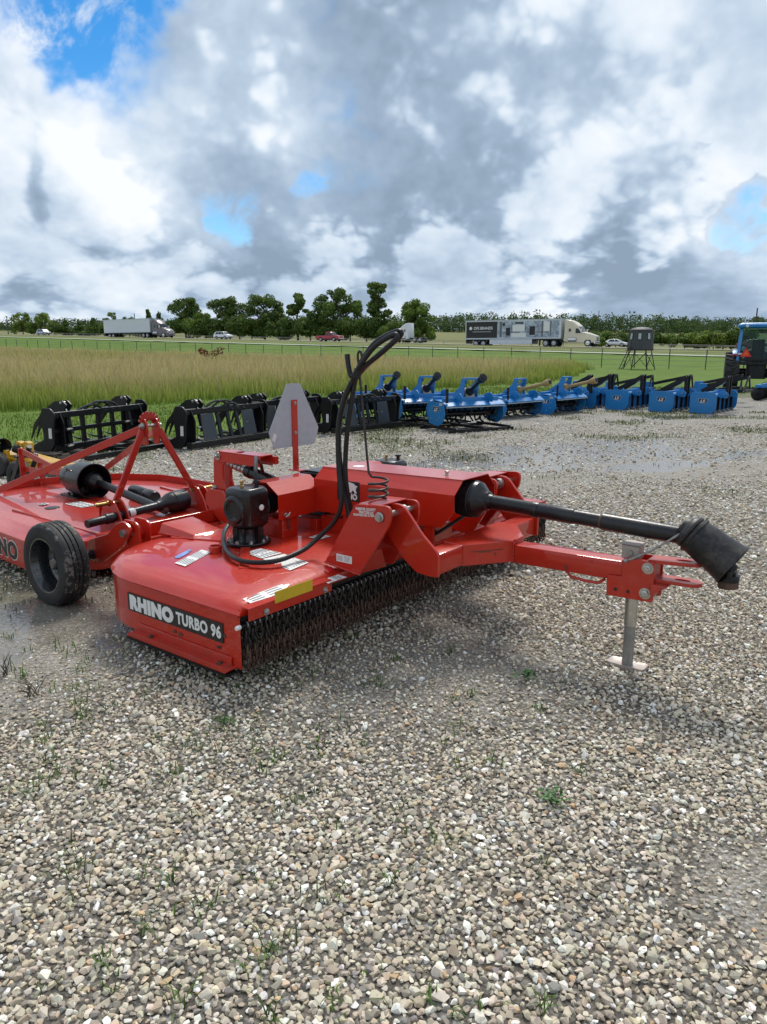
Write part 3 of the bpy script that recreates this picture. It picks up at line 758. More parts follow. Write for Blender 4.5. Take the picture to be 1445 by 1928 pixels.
# skid shoe along the bottom, with bolts
mb = MB(); mb.prism(rnd_poly([(-2.03, .088), (-1.30, .088), (-1.27, .112), (-2.0, .112)], .006), 'y', -1.318, -1.262)
mb.box(-1.98, -1.30, -1.280, -1.2735, .10, .145)
sk = mb.build('skid_shoe', 'redworn', mow, .003)
mb = MB()
for x in (-1.86, -1.36): hexbolt(mb, (x, -1.296, .112), (0, 0, 1), .010, .007)
mb.build('bolt', 'rust', sk)
mb = MB(); mb.box(-2.02, -1.285, -1.322, -1.262, .076, .0875); mb.build('wear_strip', 'blacksat', sk)
# front: black curtain channel, rod, rings
mb = MB(); mb.box(-1.262, -1.246, -1.262, 1.652, .302, .372); mb.box(-1.262, -1.222, -1.262, 1.652, .296, .3015)
mb.build('curtain_channel', 'blacksat', mow, .002)
rod = MB().cyl((-1.226, -1.30, .309), (-1.226, 1.67, .309), .0075, 10).build('curtain_rod', 'blacksat', mow)
MB().lathe([(.010, 0), (.011, .006), (.009, .022)], (-1.226, -1.285, .309), (0, -1, 0), 10).build('rod_nut', 'white', rod)
mb = MB(); mb.box(-1.285, -1.268, -1.268, -1.262, .11, .345); mb.box(-1.285, -1.268, 1.652, 1.658, .11, .345); mb.build('end_plate', 'blacksat', mow)
ring_me = MB(); ring_me.tube([(.011*math.cos(a), 0, .011*math.sin(a)) for a in [2*math.pi*k/10 for k in range(10)]], .0032, 5, closed=True)
ring_mesh = ring_me.mesh('hanger', 'greysteel')
variants = [chain_mesh(6, .0325, .0135, .0043, k, 3).mesh('chain', ['chain', 'rust']) for k in range(5)]
gch = random.Random(4); nch = 84
for row in range(2):
    for i in range(nch):
        y = -1.245+2.885*(i+.5*row)/nch
        c = bpy.data.objects.new('chain', variants[gch.randrange(5)]); C.objects.link(c); c.parent = mow
        c.location = (-1.226-.036*row+gch.uniform(-.003, .003), y, .305); c.rotation_euler = (gch.uniform(-.05, .05), gch.uniform(-.05, .05), gch.uniform(0, 3.1))
        if row == 0:
            h_ = bpy.data.objects.new('hanger', ring_mesh); C.objects.link(h_); h_.parent = rod; h_.location = (-1.226, y, .309); h_.rotation_euler = (0, 0, gch.uniform(-.35, .35))
# red angle bar with reflector
mb = MB(); mb.box(-1.200, -1.192, -1.262, -.74, .333, .384); mb.box(-1.245, -1.192, -1.262, -.74, .384, .391)
ab = mb.build('angle_bar', 'red', mow, .002)
MB().box(-1.190, -1.187, -1.115, -.878, .374, .428).build('reflector', 'yellow', ab, .001)
mb = MB()
for y in (-1.165, -.79): hexbolt(mb, (-1.191, y, .352), (1, 0, 0), .011)
mb.build('bolt', 'steel', ab)
mb = MB(); mb.box(-1.245, -1.238, -.74, 1.652, .372, .388); hexbolt(mb, (-1.238, -.33, .35), (1, 0, 0), .011); mb.build('front_flange', 'red', mow, .002)
# raised ribs and boxes on the deck
for sy in (-1, 1):
    mb = MB(); y0, y1 = sorted((sy*.78, sy*.50))
    z0 = .415; mb.add([(-2.49, y0, z0), (-2.20, y0+.02, z0+.015), (-2.20, y1-.02, z0+.015), (-2.49, y1, z0), (-2.49, y0+.03, .482), (-2.22, y0+.05, .448), (-2.22, y1-.05, .448), (-2.49, y1-.03, .482)],
                      [(3, 2, 1, 0), (4, 5, 6, 7), (0, 1, 5, 4), (1, 2, 6, 5), (2, 3, 7, 6), (3, 0, 4, 7)])
    mb.build('stiffener', 'red', mow, .004)
    mb = MB()
    for a in (math.radians(200), math.radians(310)):
        c_ = Vector((-1.89, sy*.63, 0)); e = c_+Vector((math.cos(a)*.5, math.sin(a)*.42, 0)); s_ = c_+Vector((math.cos(a)*.12, math.sin(a)*.12, 0))
        mb.bar((s_.x, s_.y, .437), (e.x, e.y, deck_z(e.x, e.y)-.001), .05, .012)
    mb.build('rib', 'red', mow, .003)
mb = MB(); mb.lathe([(.034, 0), (.034, .030), (.030, .034), (.027, .034), (.027, .012), (0.001, .012)], (-1.907, -.845, .428), (0, 0, 1), 18); mb.build('inspection_ring', 'red', mow)
# gearboxes
def gearbox(y, near):
    g = thing('gearbox', '', ''); del g['label']; del g['category']; g.parent = mow; g.location = (-1.89, y, 0)
    bpy.data.objects.remove(g)
    o = MB().lathe([(.118, .436), (.120, .440), (.120, .450), (.116, .453)], (-1.89, y, 0), (0, 0, 1), 28)
    o.lathe([(.072, .45), (.062, .47), (.060, .53), (.07, .55)], (-1.89, y, 0), (0, 0, 1), 18)
    for k in range(6):
        a = k*math.pi/3; o.bar((-1.89+.058*math.cos(a), y+.058*math.sin(a), .452), (-1.89+.058*math.cos(a), y+.058*math.sin(a), .54), .012, .05, (math.cos(a), math.sin(a), 0))
    gb = o.build('gearbox_base', 'black', mow)
    mb = MB(); c = .032
    def oct_(h, z): return [Vector((-1.89+a, y+b, z)) for a, b in ((-h, -h+c), (-h+c, -h), (h-c, -h), (h, -h+c), (h, h-c), (h-c, h), (-h+c, h), (-h, h-c))]
    mb.loft([oct_(.07, .525), oct_(.092, .548), oct_(.094, .70), oct_(.094, .722), oct_(.080, .742)])
    for s_ in (-1, 1):
        mb.lathe([(.078, .085), (.076, .100), (.066, .108), (.050, .108), (.046, .094), (.02, .094)], (-1.89, y, .632), (0, s_, 0), 22)
    body = mb.build('gearbox', 'black', mow, .004)
    MB().lathe([(.016, 0), (.016, .004), (.010, .007)], (-1.797, y+.015, .640), (1, 0, 0), 14).build('plug', 'white', body)
    b = MB()
    for k in range(8):
        a = k*math.pi/4+.2; hexbolt(b, (-1.89+.098*math.cos(a), y+.098*math.sin(a), .452), (0, 0, 1), .0095, .010)
    b.build('bolt', 'steel', gb)
    MB().lathe([(.011, 0), (.011, .008), (.008, .010), (.008, .022), (.012, .024), (.012, .034)], (-1.905, y-.02, .742), (0, 0, 1), 8).build('breather', 'brass', body)
    MB().lathe([(.012, 0), (.012, .022), (.020, .024), (.020, .034)], (-1.85, y+.035, .742), (0, 0, 1), 10).build('cap', 'plastic', body)
gearbox(-.63, True); gearbox(.63, False)
# centre splitter box and the supports under the guards
mb = MB(); mb.box(-2.00, -1.80, -.115, .115, .50, .748); mb.box(-1.98, -1.82, -.095, .095, .748, .757); cgb = mb.build('splitter_box', 'black', mow, .01)
MB().lathe([(.010, 0), (.010, .02), (.007, .03)], (-1.86, .03, .757), (0, 0, 1), 8).build('breather', 'brass', cgb)
mb = MB(); mb.box(-2.02, -1.79, -.20, .20, .432, .50)
for s_ in (-1, 1): mb.box(-1.98, -1.80, s_*.40-.06, s_*.40+.06, .434, .545)
mb.box(-1.60, -1.44, -.19, -.17, .43, .60); mb.box(-1.60, -1.44, .17, .19, .43, .60); mb.box(-1.05, -.99, -.19, -.17, .41, .60)
mb.box(-1.79, -1.10, -.165, .165, .432, .52)
mb.build('guard_support', 'red', mow, .004)
# cross shaft covers (bent sheet)
for s_ in (-1, 1):
    y0, y1 = (-.50, -.155) if s_ < 0 else (.155, .50)
    sec = [(-1.787, .548), (-1.787, .688), (-1.875, .748), (-1.965, .748), (-2.035, .69), (-2.035, .56)]
    inn = [(-1.791, .548), (-1.791, .686), (-1.876, .744), (-1.964, .744), (-2.031, .688), (-2.031, .56)]
    MB().prism(sec+inn[::-1], 'y', y0, y1).build('shaft_cover', 'red', mow, 0, 15)
    mb = MB(); mb.cyl((-1.89, y0-.04*(s_ < 0), .63), (-1.89, y1+.04*(s_ > 0), .63), .032, 14); mb.lathe([(.06, 0), (.06, .05)], (-1.89, y0 if s_ < 0 else y1-.05, .63), (0, 1, 0), 16)
    mb.build('cross_shaft', 'blacksat', mow)
    mb = MB()
    for yy in (y0+.05, y1-.03):
        mb.lathe([(.013, 0), (.013, .004), (.008, .006), (.008, .014), (.011, .015), (.011, .022)], (-1.786, yy, .572), (1, 0, 0), 8)
        mb.tube([(-1.766, yy-.016, .566), (-1.762, yy, .573), (-1.766, yy+.016, .586)], .0035, 5)
    mb.build('wing_bolt', 'steel', mow)
    mb = MB(); pts = [(-1.80+.012*math.cos(a), y0+.08+.012*math.sin(a), .482+a*.0020) for a in np.linspace(0, 2*math.pi*5, 50)]
    mb.tube(pts, .003, 5); mb.build('spring', 'rust', mow)
# main driveline guard, bent sheet with open ends
mb = MB(); t = .004
for s_ in (-1, 1):
    Y = lambda y: y*s_
    panel(mb, [(-1.80, Y(-.200), .552), (-.930, Y(-.200), .578), (-.858, Y(-.200), .668), (-.858, Y(-.200), .752), (-1.80, Y(-.200), .738)], t)
    panel(mb, [(-1.80, Y(-.200), .7385), (-.858, Y(-.200), .7525), (-.858, Y(-.128), .815), (-1.80, Y(-.128), .795)], -t*s_)
panel(mb, [(-1.80, -.128, .7955), (-.858, -.128, .8155), (-.858, .128, .8155), (-1.80, .128, .7955)], t)
guard = mb.build('driveline_guard', 'red', mow)
mb = MB(); mb.lathe([(.020, 0), (.020, .003), (.009, .004), (.009, .016), (.013, .017), (.013, .024), (.006, .026)], (-1.015, -.03, .8145), (0, 0, 1), 10); mb.build('wing_bolt', 'steel', guard)
MB().lathe([(.035, 0), (.035, .0012)], (-1.62, -.02, .8035), (0, 0, 1), 20).build('decal', 'white', guard)
lab = MB().box(-1.622, -1.462, -.2062, -.2042, .642, .752).build('emblem_plate', 'decal', guard)
def rz_(x, z): return (-1.622+.16*x, -.2068, .642+.11*z)
rh = [(.10, .42), (.16, .75), (.24, .86), (.36, .93), (.52, .97), (.66, .93), (.76, .90), (.82, .82), (.93, .80), (.87, .72), (.84, .60), (.88, .44), (.80, .40), (.76, .52), (.70, .56), (.64, .44), (.58, .42), (.55, .55), (.48, .60), (.38, .58), (.33, .44), (.24, .40), (.20, .50), (.16, .40)]
mb = MB(); mb.prism([(rz_(a, b)[0], rz_(a, b)[2]) for a, b in rh], 'y', -.2074, -.2064); mb.build('emblem', 'white', lab)
lettering('lettering', 'RHINO', .043, 'white', lab, (-1.542, -.2068, .668), (1, 0, 0), (0, 0, 1), .002, .95)
# hitch lugs on the deck and the yoke arms that swing on them
outer = rnd_poly([(-1.335, .425), (-1.115, .398), (-.930, .675), (-.922, .760), (-1.137, .744)], [.005, .005, .03, .05, .02])
inner = rnd_poly([(-1.335, .425), (-1.10, .400), (-.945, .655), (-.94, .748), (-1.185, .732)], [.005, .005, .03, .05, .02])
yoke = rnd_poly([(-1.035, .69), (-1.02, .745), (-.945, .745), (-.832, .616), (-.742, .540), (-.742, .428), (-.79, .424), (-.866, .430), (-.936, .480), (-1.035, .585)], [.03, .035, .04, .01, .02, .006, .01, .02, .02, .03])
for s_ in (-1, 1):
    lg = MB().prism(outer, 'y', *sorted((s_*.632, s_*.616))).build('hitch_lug', 'red', mow, .0025)
    MB().prism(inner, 'y', *sorted((s_*.372, s_*.388))).build('hitch_lug', 'red', mow, .0025)
    mb = MB(); panel(mb, [(-1.13, s_*.614, .738), (-1.01, s_*.614, .742), (-1.01, s_*.390, .742), (-1.13, s_*.390, .738)], -.008*s_ if s_ > 0 else .008)
    panel(mb, [(-1.30, s_*.614, .46), (-1.14, s_*.614, .72), (-1.14, s_*.390, .72), (-1.30, s_*.390, .46)], .008)
    mb.build('lug_web', 'red', mow, .002)
    mb = MB(); panel(mb, [(-1.115, s_*.614, .405), (-1.04, s_*.60, .520), (-1.04, s_*.55, .520), (-1.09, s_*.45, .405)], .008); mb.build('gusset', 'red', mow, .001)
    mb = MB(); mb.cyl((-.985, s_*.655, .703), (-.985, s_*.350, .703), .0155, 16); mb.lathe([(.024, 0), (.024, .008), (.021, .012)], (-.985, s_*.634, .703), (0, s_, 0), 18)
    mb.lathe([(.030, 0), (.030, .035)], (-.985, s_*.485, .703), (0, -s_, 0), 18); hexbolt(mb, (-.985, s_*.366, .703), (0, -s_, 0), .018, .012)
    mb.build('hitch_pin', 'steel', mow)
    MB().prism(yoke, 'y', *sorted((s_*.512, s_*.494))).build('yoke_arm', 'red', mow, .003)
lettering('lettering', 'WEBSTER COUNTY', .0175, 'white', mow, (-1.072, -.6328, .728), (1, 0, .07), (0, 0, 1), .0004, .78)
lettering('lettering', 'TRACTOR LLC', .0175, 'white', mow, (-1.068, -.6328, .713), (1, 0, .07), (0, 0, 1), .0004, .78)
lettering('lettering', 'STRAFFORD, MO 417-859-4211', .0150, 'white', mow, (-1.071, -.6328, .698), (1, 0, .07), (0, 0, 1), .0003, 1, 0, .0008, 1., .15)
dc = MB().box(-1.255, -1.158, -.6345, -.6328, .447, .484).build('serial_plate', 'white', mow)
mb = MB()
for q in range(5): mb.box(-1.248, -1.215, -.6352, -.6346, .454+q*.005, .4555+q*.005); mb.box(-1.205, -1.168, -.6352, -.6346, .454+q*.006, .4555+q*.006)
mb.build('print', 'print', dc)
# cross beam, gusset plates and tongue
mb = MB(); mb.box(-.862, -.758, -.493, .493, .428, .530); mb.build('cross_beam', 'red', mow, .010, seg=2)
MB().prism([(-.7565, -.275), (-.602, -.055), (-.602, .055), (-.7565, .275), (-.87, .275), (-.87, -.275)], 'z', .4245, .5335).build('yoke_gusset', 'red', mow, .004)
tongue = MB().bar((-.635, 0, .464), (.075, 0, .478), .102, .094).build('tongue', 'red', mow, .009, seg=2)
pl = rnd_poly([(-.052, .528), (-.040, .548), (.090, .543), (.094, .362), (-.117, .356), (-.119, .450), (-.052, .455)], [.004, .008, .012, .014, .012, .008, .004])
for s_ in (-1, 1): MB().prism(pl, 'y', *sorted((s_*.053, s_*.063))).build('hitch_plate', 'red', mow, .002)
mb = MB()
for x, z in ((.062, .515), (.058, .398)): hexbolt(mb, (x, -.063, z), (0, -1, 0), .018, .016)
mb.build('bolt', 'steel', mow)
mb = MB()
for x in (-.075, -.018): mb.lathe([(.008, 0), (.008, .0015)], (x, -.0632, .392), (0, -1, 0), 12)
mb.build('hole', 'decal', mow)
def clevis(z, rise):
    P = rnd_poly([(.055, -.048), (.255, -.042), (.285, 0), (.255, .042), (.055, .048)], [.005, .03, .03, .03, .005], 4)
    H = [(.195+.035*math.cos(a), .016*math.sin(a)) for a in np.linspace(0, 2*math.pi, 15)[:-1]]
    mb = MB(); bm = bmesh.new()
    def zz(x): return z+rise*(x-.055)
    vo = [bm.verts.new((x, y, zz(x))) for x, y in P]; vi = [bm.verts.new((x, y, zz(x))) for x, y in H]
    eo = [bm.edges.new((vo[i], vo[(i+1) % len(vo)])) for i in range(len(vo))]; ei = [bm.edges.new((vi[i], vi[(i+1) % len(vi)])) for i in range(len(vi))]
    bmesh.ops.triangle_fill(bm, edges=eo+ei, use_beauty=True)
    r_ = bmesh.ops.extrude_face_region(bm, geom=bm.faces[:])
    bmesh.ops.translate(bm, vec=(0, 0, .016), verts=[v for v in r_['geom'] if isinstance(v, bmesh.types.BMVert)])
    bmesh.ops.recalc_face_normals(bm, faces=bm.faces[:])
    me = bpy.data.meshes.new('clevis'); bm.to_mesh(me); bm.free(); me.materials.append(M['redworn'])
    o = bpy.data.objects.new('clevis', me); C.objects.link(o); o.parent = mow
clevis(.535, .06); clevis(.452, .02)
mb = MB(); mb.box(.045, .085, -.050, .050, .375, .545); panel(mb, [(.085, -.030, .452), (.16, -.030, .452), (.085, -.030, .40)], -.06); mb.build('clevis_block', 'redworn', mow, .004)
mb = MB(); mb.tube([(-.33, -.03, .425), (-.305, -.03, .398), (-.22, -.03, .392), (-.165, -.03, .396), (-.14, -.03, .42)], .0075, 7); mb.build('chain_hook', 'red', mow)
# jack stand
jack = MB().lathe([(.0285, .36), (.0285, .215), (.0265, .213)], (-.018, 0, 0), (0, 0, 1), 20).build('jack_sleeve', 'steel', mow)
MB().lathe([(.0250, .225), (.0250, .016)], (-.018, 0, 0), (0, 0, 1), 20).build('jack_leg', 'jackleg' if 'jackleg' in M else 'greysteel', jack)
mb = MB(); P = rnd_poly([(-.105, -.042), (.070, -.042), (.070, .042), (-.105, .042)], .022, 3)
Q = [(x*.86-.0025, y*.78) for x, y in P]
mb.loft([[Vector((x, y, .028)) for x, y in P], [Vector((x, y, .006)) for x, y in P]], cap=False); mb.loft([[Vector((x, y, .028)) for x, y in P], [Vector((x, y, .024)) for x, y in Q]], cap=False)
mb.f.append(tuple(range(len(mb.v)-len(Q), len(mb.v)))); mb.fm.append(0); mb.f.append(tuple(range(len(P), 2*len(P)))); mb.fm.append(0)
M['jackplate'] = paint('worn_zinc_plate', (.40, .35, .32), .5, .4, 0, .2, 18, (.25, .17, .13), .6)
mb.build('jack_foot', 'jackplate', jack, angle=25)
mb = MB(); mb.box(-.070, .010, -.032, .032, .532, .596); mb.box(-.074, .014, -.036, .036, .597, .606); jh = mb.build('jack_head', 'jackplate', jack, .004)
mb = MB(); mb.lathe([(.012, 0), (.012, .006)], (-.03, -.033, .565), (0, -1, 0), 12); mb.build('plug', 'greysteel', jh)
mb = MB(); mb.tube([(-.028, -.066, .538), (-.012, -.064, .545), (.07, -.050, .595), (.185, -.046, .690)], .0052, 7); mb.tube([(-.04, -.068, .530), (-.028, -.066, .538)], .009, 7); mb.build('handle_rod', 'greysteel', mow)
# power take-off shaft
pa, pb = Vector((-.84, 0, .702)), Vector((.205, 0, .668)); ax = (pb-pa).normalized()
mb = MB(); mb.lathe([(.036, 0), (.036, .40), (.0375, .404), (.0375, .52), (.034, .525), (.034, .66), (.040, .664), (.039, 1.02), (.036, 1.03)], pa, ax, 20)
mb.lathe([(.0378, .30), (.0388, .305), (.0388, .335), (.0378, .34)], pa, ax, 20, cap=False)
pto = mb.build('shaft_shield_tube', 'plastic', mow, angle=25)
MB().lathe([(.0355, .652), (.0362, .655), (.0362, .664)], pa, ax, 20).build('joint_collar', 'rust', pto)
mb = MB(); mb.lathe([(.082, 0), (.094, .004), (.094, .022), (.086, .026), (.098, .030), (.098, .085), (.092, .090), (.096, .094), (.092, .112), (.070, .135), (.056, .150), (.050, .165), (.040, .172), (.038, .19)], pa-ax*.105, ax, 28); mb.build('shaft_bell', 'plastic', mow, angle=25)
dc = MB().lathe([(.015, 0), (.015, .001)], pa+Vector((.022, -.062, .028)), (.45, -.8, .38), 12).build('decal', 'redrefl', pto)
o2 = Vector((.185, 0, .706)); d2 = Vector((.84, 0, -.54)).normalized()
mb = MB(); mb.lathe([(.040, -.016), (.046, -.010), (.050, .002), (.066, .010), (.071, .018), (.077, .024), (.077, .034), (.072, .038), (.082, .044), (.084, .056), (.078, .061), (.080, .085), (.084, .120), (.083, .150), (.088, .190), (.091, .225), (.097, .240), (.097, .246), (.088, .246), (.082, .17), (.074, .05)], o2, d2, 30, cap=False)
bell = mb.build('rubber_bell', 'dusty', mow, angle=30)
mb = MB()
sd = d2.cross(Vector((0, 1, 0))).normalized()
for t_, k_ in ((.10, .45), (.215, .55)):
    nrm = (Vector((0, -1, 0))*math.cos(k_)+Vector((-d2.z, 0, d2.x))*math.sin(k_)).normalized()
    c_ = o2+d2*t_+nrm*(.081+.02*t_); mb.lathe([(.0125, 0), (.0125, .002)], c_, nrm, 12)
mb.build('vent_hole', 'decal', bell)
e2 = o2+d2*.225; mb = MB()
mb.lathe([(.05, -.12), (.05, -.06), (.035, -.05), (.035, .0)], e2, d2, 14)
for s_ in (-1, 1): mb.tube([e2+Vector((-.03, s_*.030, 0)), e2+Vector((.012, s_*.036, -.03)), e2+Vector((.008, s_*.030, -.062))], [.014, .019, .016], 8)
mb.lathe([(.024, 0), (.027, .004), (.027, .012), (.024, .016)], e2+Vector((.004, -.008, -.030)), (0, 0, -1), 14)
mb.lathe([(.040, .0), (.043, .006), (.043, .028), (.034, .030), (.034, .024), (.02, .024)], e2+Vector((.004, 0, -.052)), (0, 0, -1), 18)
mb.build('shaft_yoke', 'blacksat', mow)
MB().lathe([(.041, .0), (.041, .030), (.030, .032), (.030, .012)], e2+Vector((.004, 0, -.080)), (.05, 0, -1), 18).build('yoke_collar', 'rust', mow)
MB().bar((-.93, .0, .60), (-1.16, .0, .435), .05, .012).build('belt', 'decal', mow)
# slow vehicle sign seen from behind
mb = MB(); mb.box(-2.047, -2.040, -.122, -.076, .748, 1.168); mb.box(-2.085, -1.985, -.122, -.06, .748, .755); pole = mb.build('sign_post', 'red', mow, .0015)
mb = MB(); P = rnd_poly([(-.098-.055, 1.262), (-.098+.055, 1.262), (-.098+.208, .990), (-.098+.170, .893), (-.098-.170, .893), (-.098-.208, .990)], .006, 2); mb.prism(P, 'x', -2.0505, -2.0475)
sg = mb.build('slow_vehicle_sign', 'alu', mow)
mb = MB()
for z in (1.148, .975): hexbolt(mb, (-2.040, -.099, z), (1, 0, 0), .007, .006)
mb.build('bolt', 'steel', pole)
mb = MB(); panel(mb, [(-2.0472, -.285, .945), (-2.0472, -.262, .932), (-2.0472, -.245, .972), (-2.0472, -.268, .985)], .0006); mb.build('sticker', 'white', sg)
# rear lift: torque tube, lever, channel, cylinder
mb = MB(); mb.cyl((-2.63, -.86, .415), (-2.63, .86, .415), .038, 16); mb.build('torque_tube', 'red', mow)
mb = MB(); panel(mb, [(-2.585, -.79, .395), (-2.585, .79, .395), (-2.60, .79, .468), (-2.60, -.79, .468)], .008); mb.box(-2.60, -2.545, -.79, .79, .387, .394); mb.build('rear_angle', 'red', mow, .003)
for s_ in (-1, 1):
    P = rnd_poly([(-2.53, .345), (-2.53, .475), (-2.57, .50), (-2.68, .50), (-2.70, .40), (-2.66, .345)], .02)
    for yy in (.862, .79): MB().prism(P, 'y', *sorted((s_*yy, s_*(yy+.012)))).build('hinge_plate', 'red', mow, .002)
    arm = rnd_poly([(-2.56, .46), (-2.64, .50), (-2.72, .47), (-2.80, .40), (-3.02, .33), (-3.06, .25), (-3.0, .19), (-2.90, .20), (-2.66, .345)], .03)
    MB().prism(arm, 'y', *sorted((s_*.885, s_*.905))).build('wheel_arm', 'red', mow, .003)
    mb = MB(); mb.cyl((-2.63, s_*.905, .430), (-2.63, s_*.925, .430), .022, 12); panel(mb, [(-2.655, s_*.8765, .415), (-2.59, s_*.8765, .418), (-2.60, s_*.8765, .45), (-2.65, s_*.8765, .455)], .004); mb.build('pivot_pin', 'steel', mow)
    wh = thing('x', '', ''); bpy.data.objects.remove(wh)
    Y0 = -1.215 if s_ < 0 else 1.035; RW = .246; HC = (-2.985, 0, RW-.004)
    mb = MB(); mb.lathe(wheel_tyre(RW, .160, .150), (0, 0, 0), (0, 1, 0), 64, cap=False); wl = mb.build('wheel', 'mudtyre', mow, angle=28); add_tread_attr(wl.data, RW); wl.location = (HC[0], Y0, HC[2])
    mb = MB(); q = -1 if s_ < 0 else 1
    c0 = (0, 0 if q < 0 else .160, 0); dd = (0, 1, 0) if q < 0 else (0, -1, 0)
    mb.lathe([(.160, .006), (.162, .002), (.154, .004), (.148, .02), (.142, .04), (.136, .055), (.132, .105), (.115, .116), (.058, .112), (.052, .100), (.001, .100)], c0, dd, 40, cap=False)
    mb.lathe([(.154, .156), (.146, .14), (.136, .10)], c0, dd, 40, cap=False)
    rim = mb.build('rim', 'rimblack', wl, angle=35)
    mb = MB(); mb.lathe([(.040, .075), (.038, .060), (.026, .052), (.001, .052)], c0, dd, 16, cap=False); mb.lathe([(.040, .075), (.044, .12)], c0, dd, 16, cap=False); mb.build('hub_cap', 'rimblack', rim)
    mb = MB()
    for k in range(5):
        a = k*2*math.pi/5+.35; hexbolt(mb, Vector(c0)+Vector(dd)*.110+Vector((.080*math.cos(a), 0, .082*math.sin(a))), Vector(dd)*-1, .014, .014)
    mb.build('wheel_nut', 'greysteel', rim)
    MB().cyl((-2.985, s_*.90, HC[2]), (-2.985, s_*1.06, HC[2]), .03, 14).build('stub_axle', 'blacksat', mow)
lever = rnd_poly([(-2.70, .40), (-2.615, .62), (-2.60, .80), (-2.56, .845), (-2.515, .845), (-2.49, .79), (-2.52, .75), (-2.525, .66), (-2.47, .54), (-2.50, .42), (-2.58, .36)], .018)
for y in (-.262, -.190): MB().prism(lever, 'y', y, y+.012).build('lift_lever', 'red', mow, .0025)
mb = MB(); mb.box(-2.565, -2.165, -.272, -.265, .775, .835); mb.box(-2.565, -2.165, -.175, -.168, .775, .835); mb.box(-2.565, -2.42, -.272, -.168, .8355, .843); mb.box(-2.36, -2.165, -.272, -.168, .8355, .843); mb.box(-2.42, -2.36, -.272, -.25, .8355, .843)
mb.box(-2.164, -2.135, -.178, -.150, .785, .832); mb.build('stroke_lock', 'red', mow, .002)
mb = MB(); mb.lathe([(.026, 0), (.026, .006)], (-2.545, -.273, .812), (0, -1, 0), 18); hexbolt(mb, (-2.545, -.278, .812), (0, -1, 0), .013, .012); hexbolt(mb, (-2.60, -.263, .605), (0, -1, 0), .013, .012); mb.build('pivot_bolt', 'steel', mow)
ca, cb = Vector((-2.54, -.22, .775)), Vector((-1.98, -.22, .66)); mb = MB()
mb.cyl(ca.lerp(cb, .42), ca.lerp(cb, .97), .036, 18); mb.cyl(ca.lerp(cb, .36), ca.lerp(cb, .44), .041, 18)
cyl_ = mb.build('hydraulic_cylinder', 'black', mow, .002)
MB().cyl(ca, ca.lerp(cb, .45), .017, 14).build('piston_rod', 'chrome', cyl_)
mb = MB()
for k in range(5):
    a0 = ca.lerp(cb, .06+k*.06); mb.lathe([(.026, 0), (.029, .006), (.029, .022), (.026, .026)], a0, cb-ca, 14)
mb.build('stroke_collar', 'steel', cyl_)
# wheel pivot box behind the near gearbox
mb = MB(); P = rnd_poly([(-2.53, .40), (-2.66, .50), (-2.66, .56), (-2.62, .60), (-2.50, .60), (-2.44, .52), (-2.44, .40)], .01); mb.prism(P, 'y', -.295, -.275); mb.build('lever_bracket', 'red', mow, .002)
# deck decals
def decal(name, pts, mat='white'):
    P = [Vector((x, y, deck_z(x, y)+.0035)) for x, y in pts]; mb = MB(); panel(mb, P, .0008); o = mb.build(name, mat, mow); return o, P
def print_lines(o, P, n, u0=.08, u1=.92, mat='print'):
    mb = MB(); A, B, C_, D = P                      # A-B short side, A-D long side
    for i in range(n):
        v0 = (i+.5)/n; w_ = .22/n
        for a, b in ((u0, u0+(u1-u0)*random.Random(i*7+n).uniform(.25, .45)), (u0+(u1-u0)*.52, u1*random.Random(i+n).uniform(.85, 1))):
            q = []
            for u, v in ((a, v0-w_), (b, v0-w_), (b, v0+w_), (a, v0+w_)): q.append(A.lerp(D, u).lerp(B.lerp(C_, u), v)+Vector((0, 0, .0012)))
            panel(mb, q, .0003)
    return mb.build('print', mat, o)
o, P = decal('warning_decal', [(-1.935, -1.08), (-1.847, -1.083), (-1.912, -.867), (-1.989, -.867)]); print_lines(o, P, 5)
o, P = decal('warning_decal', [(-1.600, -.800), (-1.570, -.680), (-1.390, -.690), (-1.375, -.834)][::-1]); print_lines(o, P, 7)
o, P = decal('warning_decal', [(-1.76, -.775), (-1.745, -.680), (-1.590, -.675), (-1.612, -.798)][::-1]); print_lines(o, P, 6)
o, P = decal('warning_decal', [(-1.292, -1.208), (-1.215, -1.207), (-1.204, -.980), (-1.291, -.970)]); print_lines(o, P, 5)
o, P = decal('warning_decal', [(-1.234, -.774), (-1.176, -.782), (-1.172, -.655), (-1.233, -.650)]); print_lines(o, P, 4)
o, P = decal('warning_decal', [(-1.290, -.69), (-1.262, -.69), (-1.275, -.615), (-1.30, -.62)], 'redrefl')
o, P = decal('warning_decal', [(-1.70, -.36), (-1.62, -.36), (-1.62, -.27), (-1.70, -.27)]); print_lines(o, P, 4)
M['bluemark'] = paint('blue_paint_mark', (.16, .30, .62), .5, 0, 0, .4, 30)
mb = MB()
for k, (p, q) in enumerate((((-1.995, -1.03), (-2.03, -.905)), ((-2.01, -1.02), (-2.045, -.90)), ((-1.985, -1.02), (-2.01, -.935)))):
    mb.bar((p[0], p[1], deck_z(*p)+.003), (q[0], q[1], deck_z(*q)+.003), .011, .0012)
mb.build('paint_mark', 'bluemark', mow)
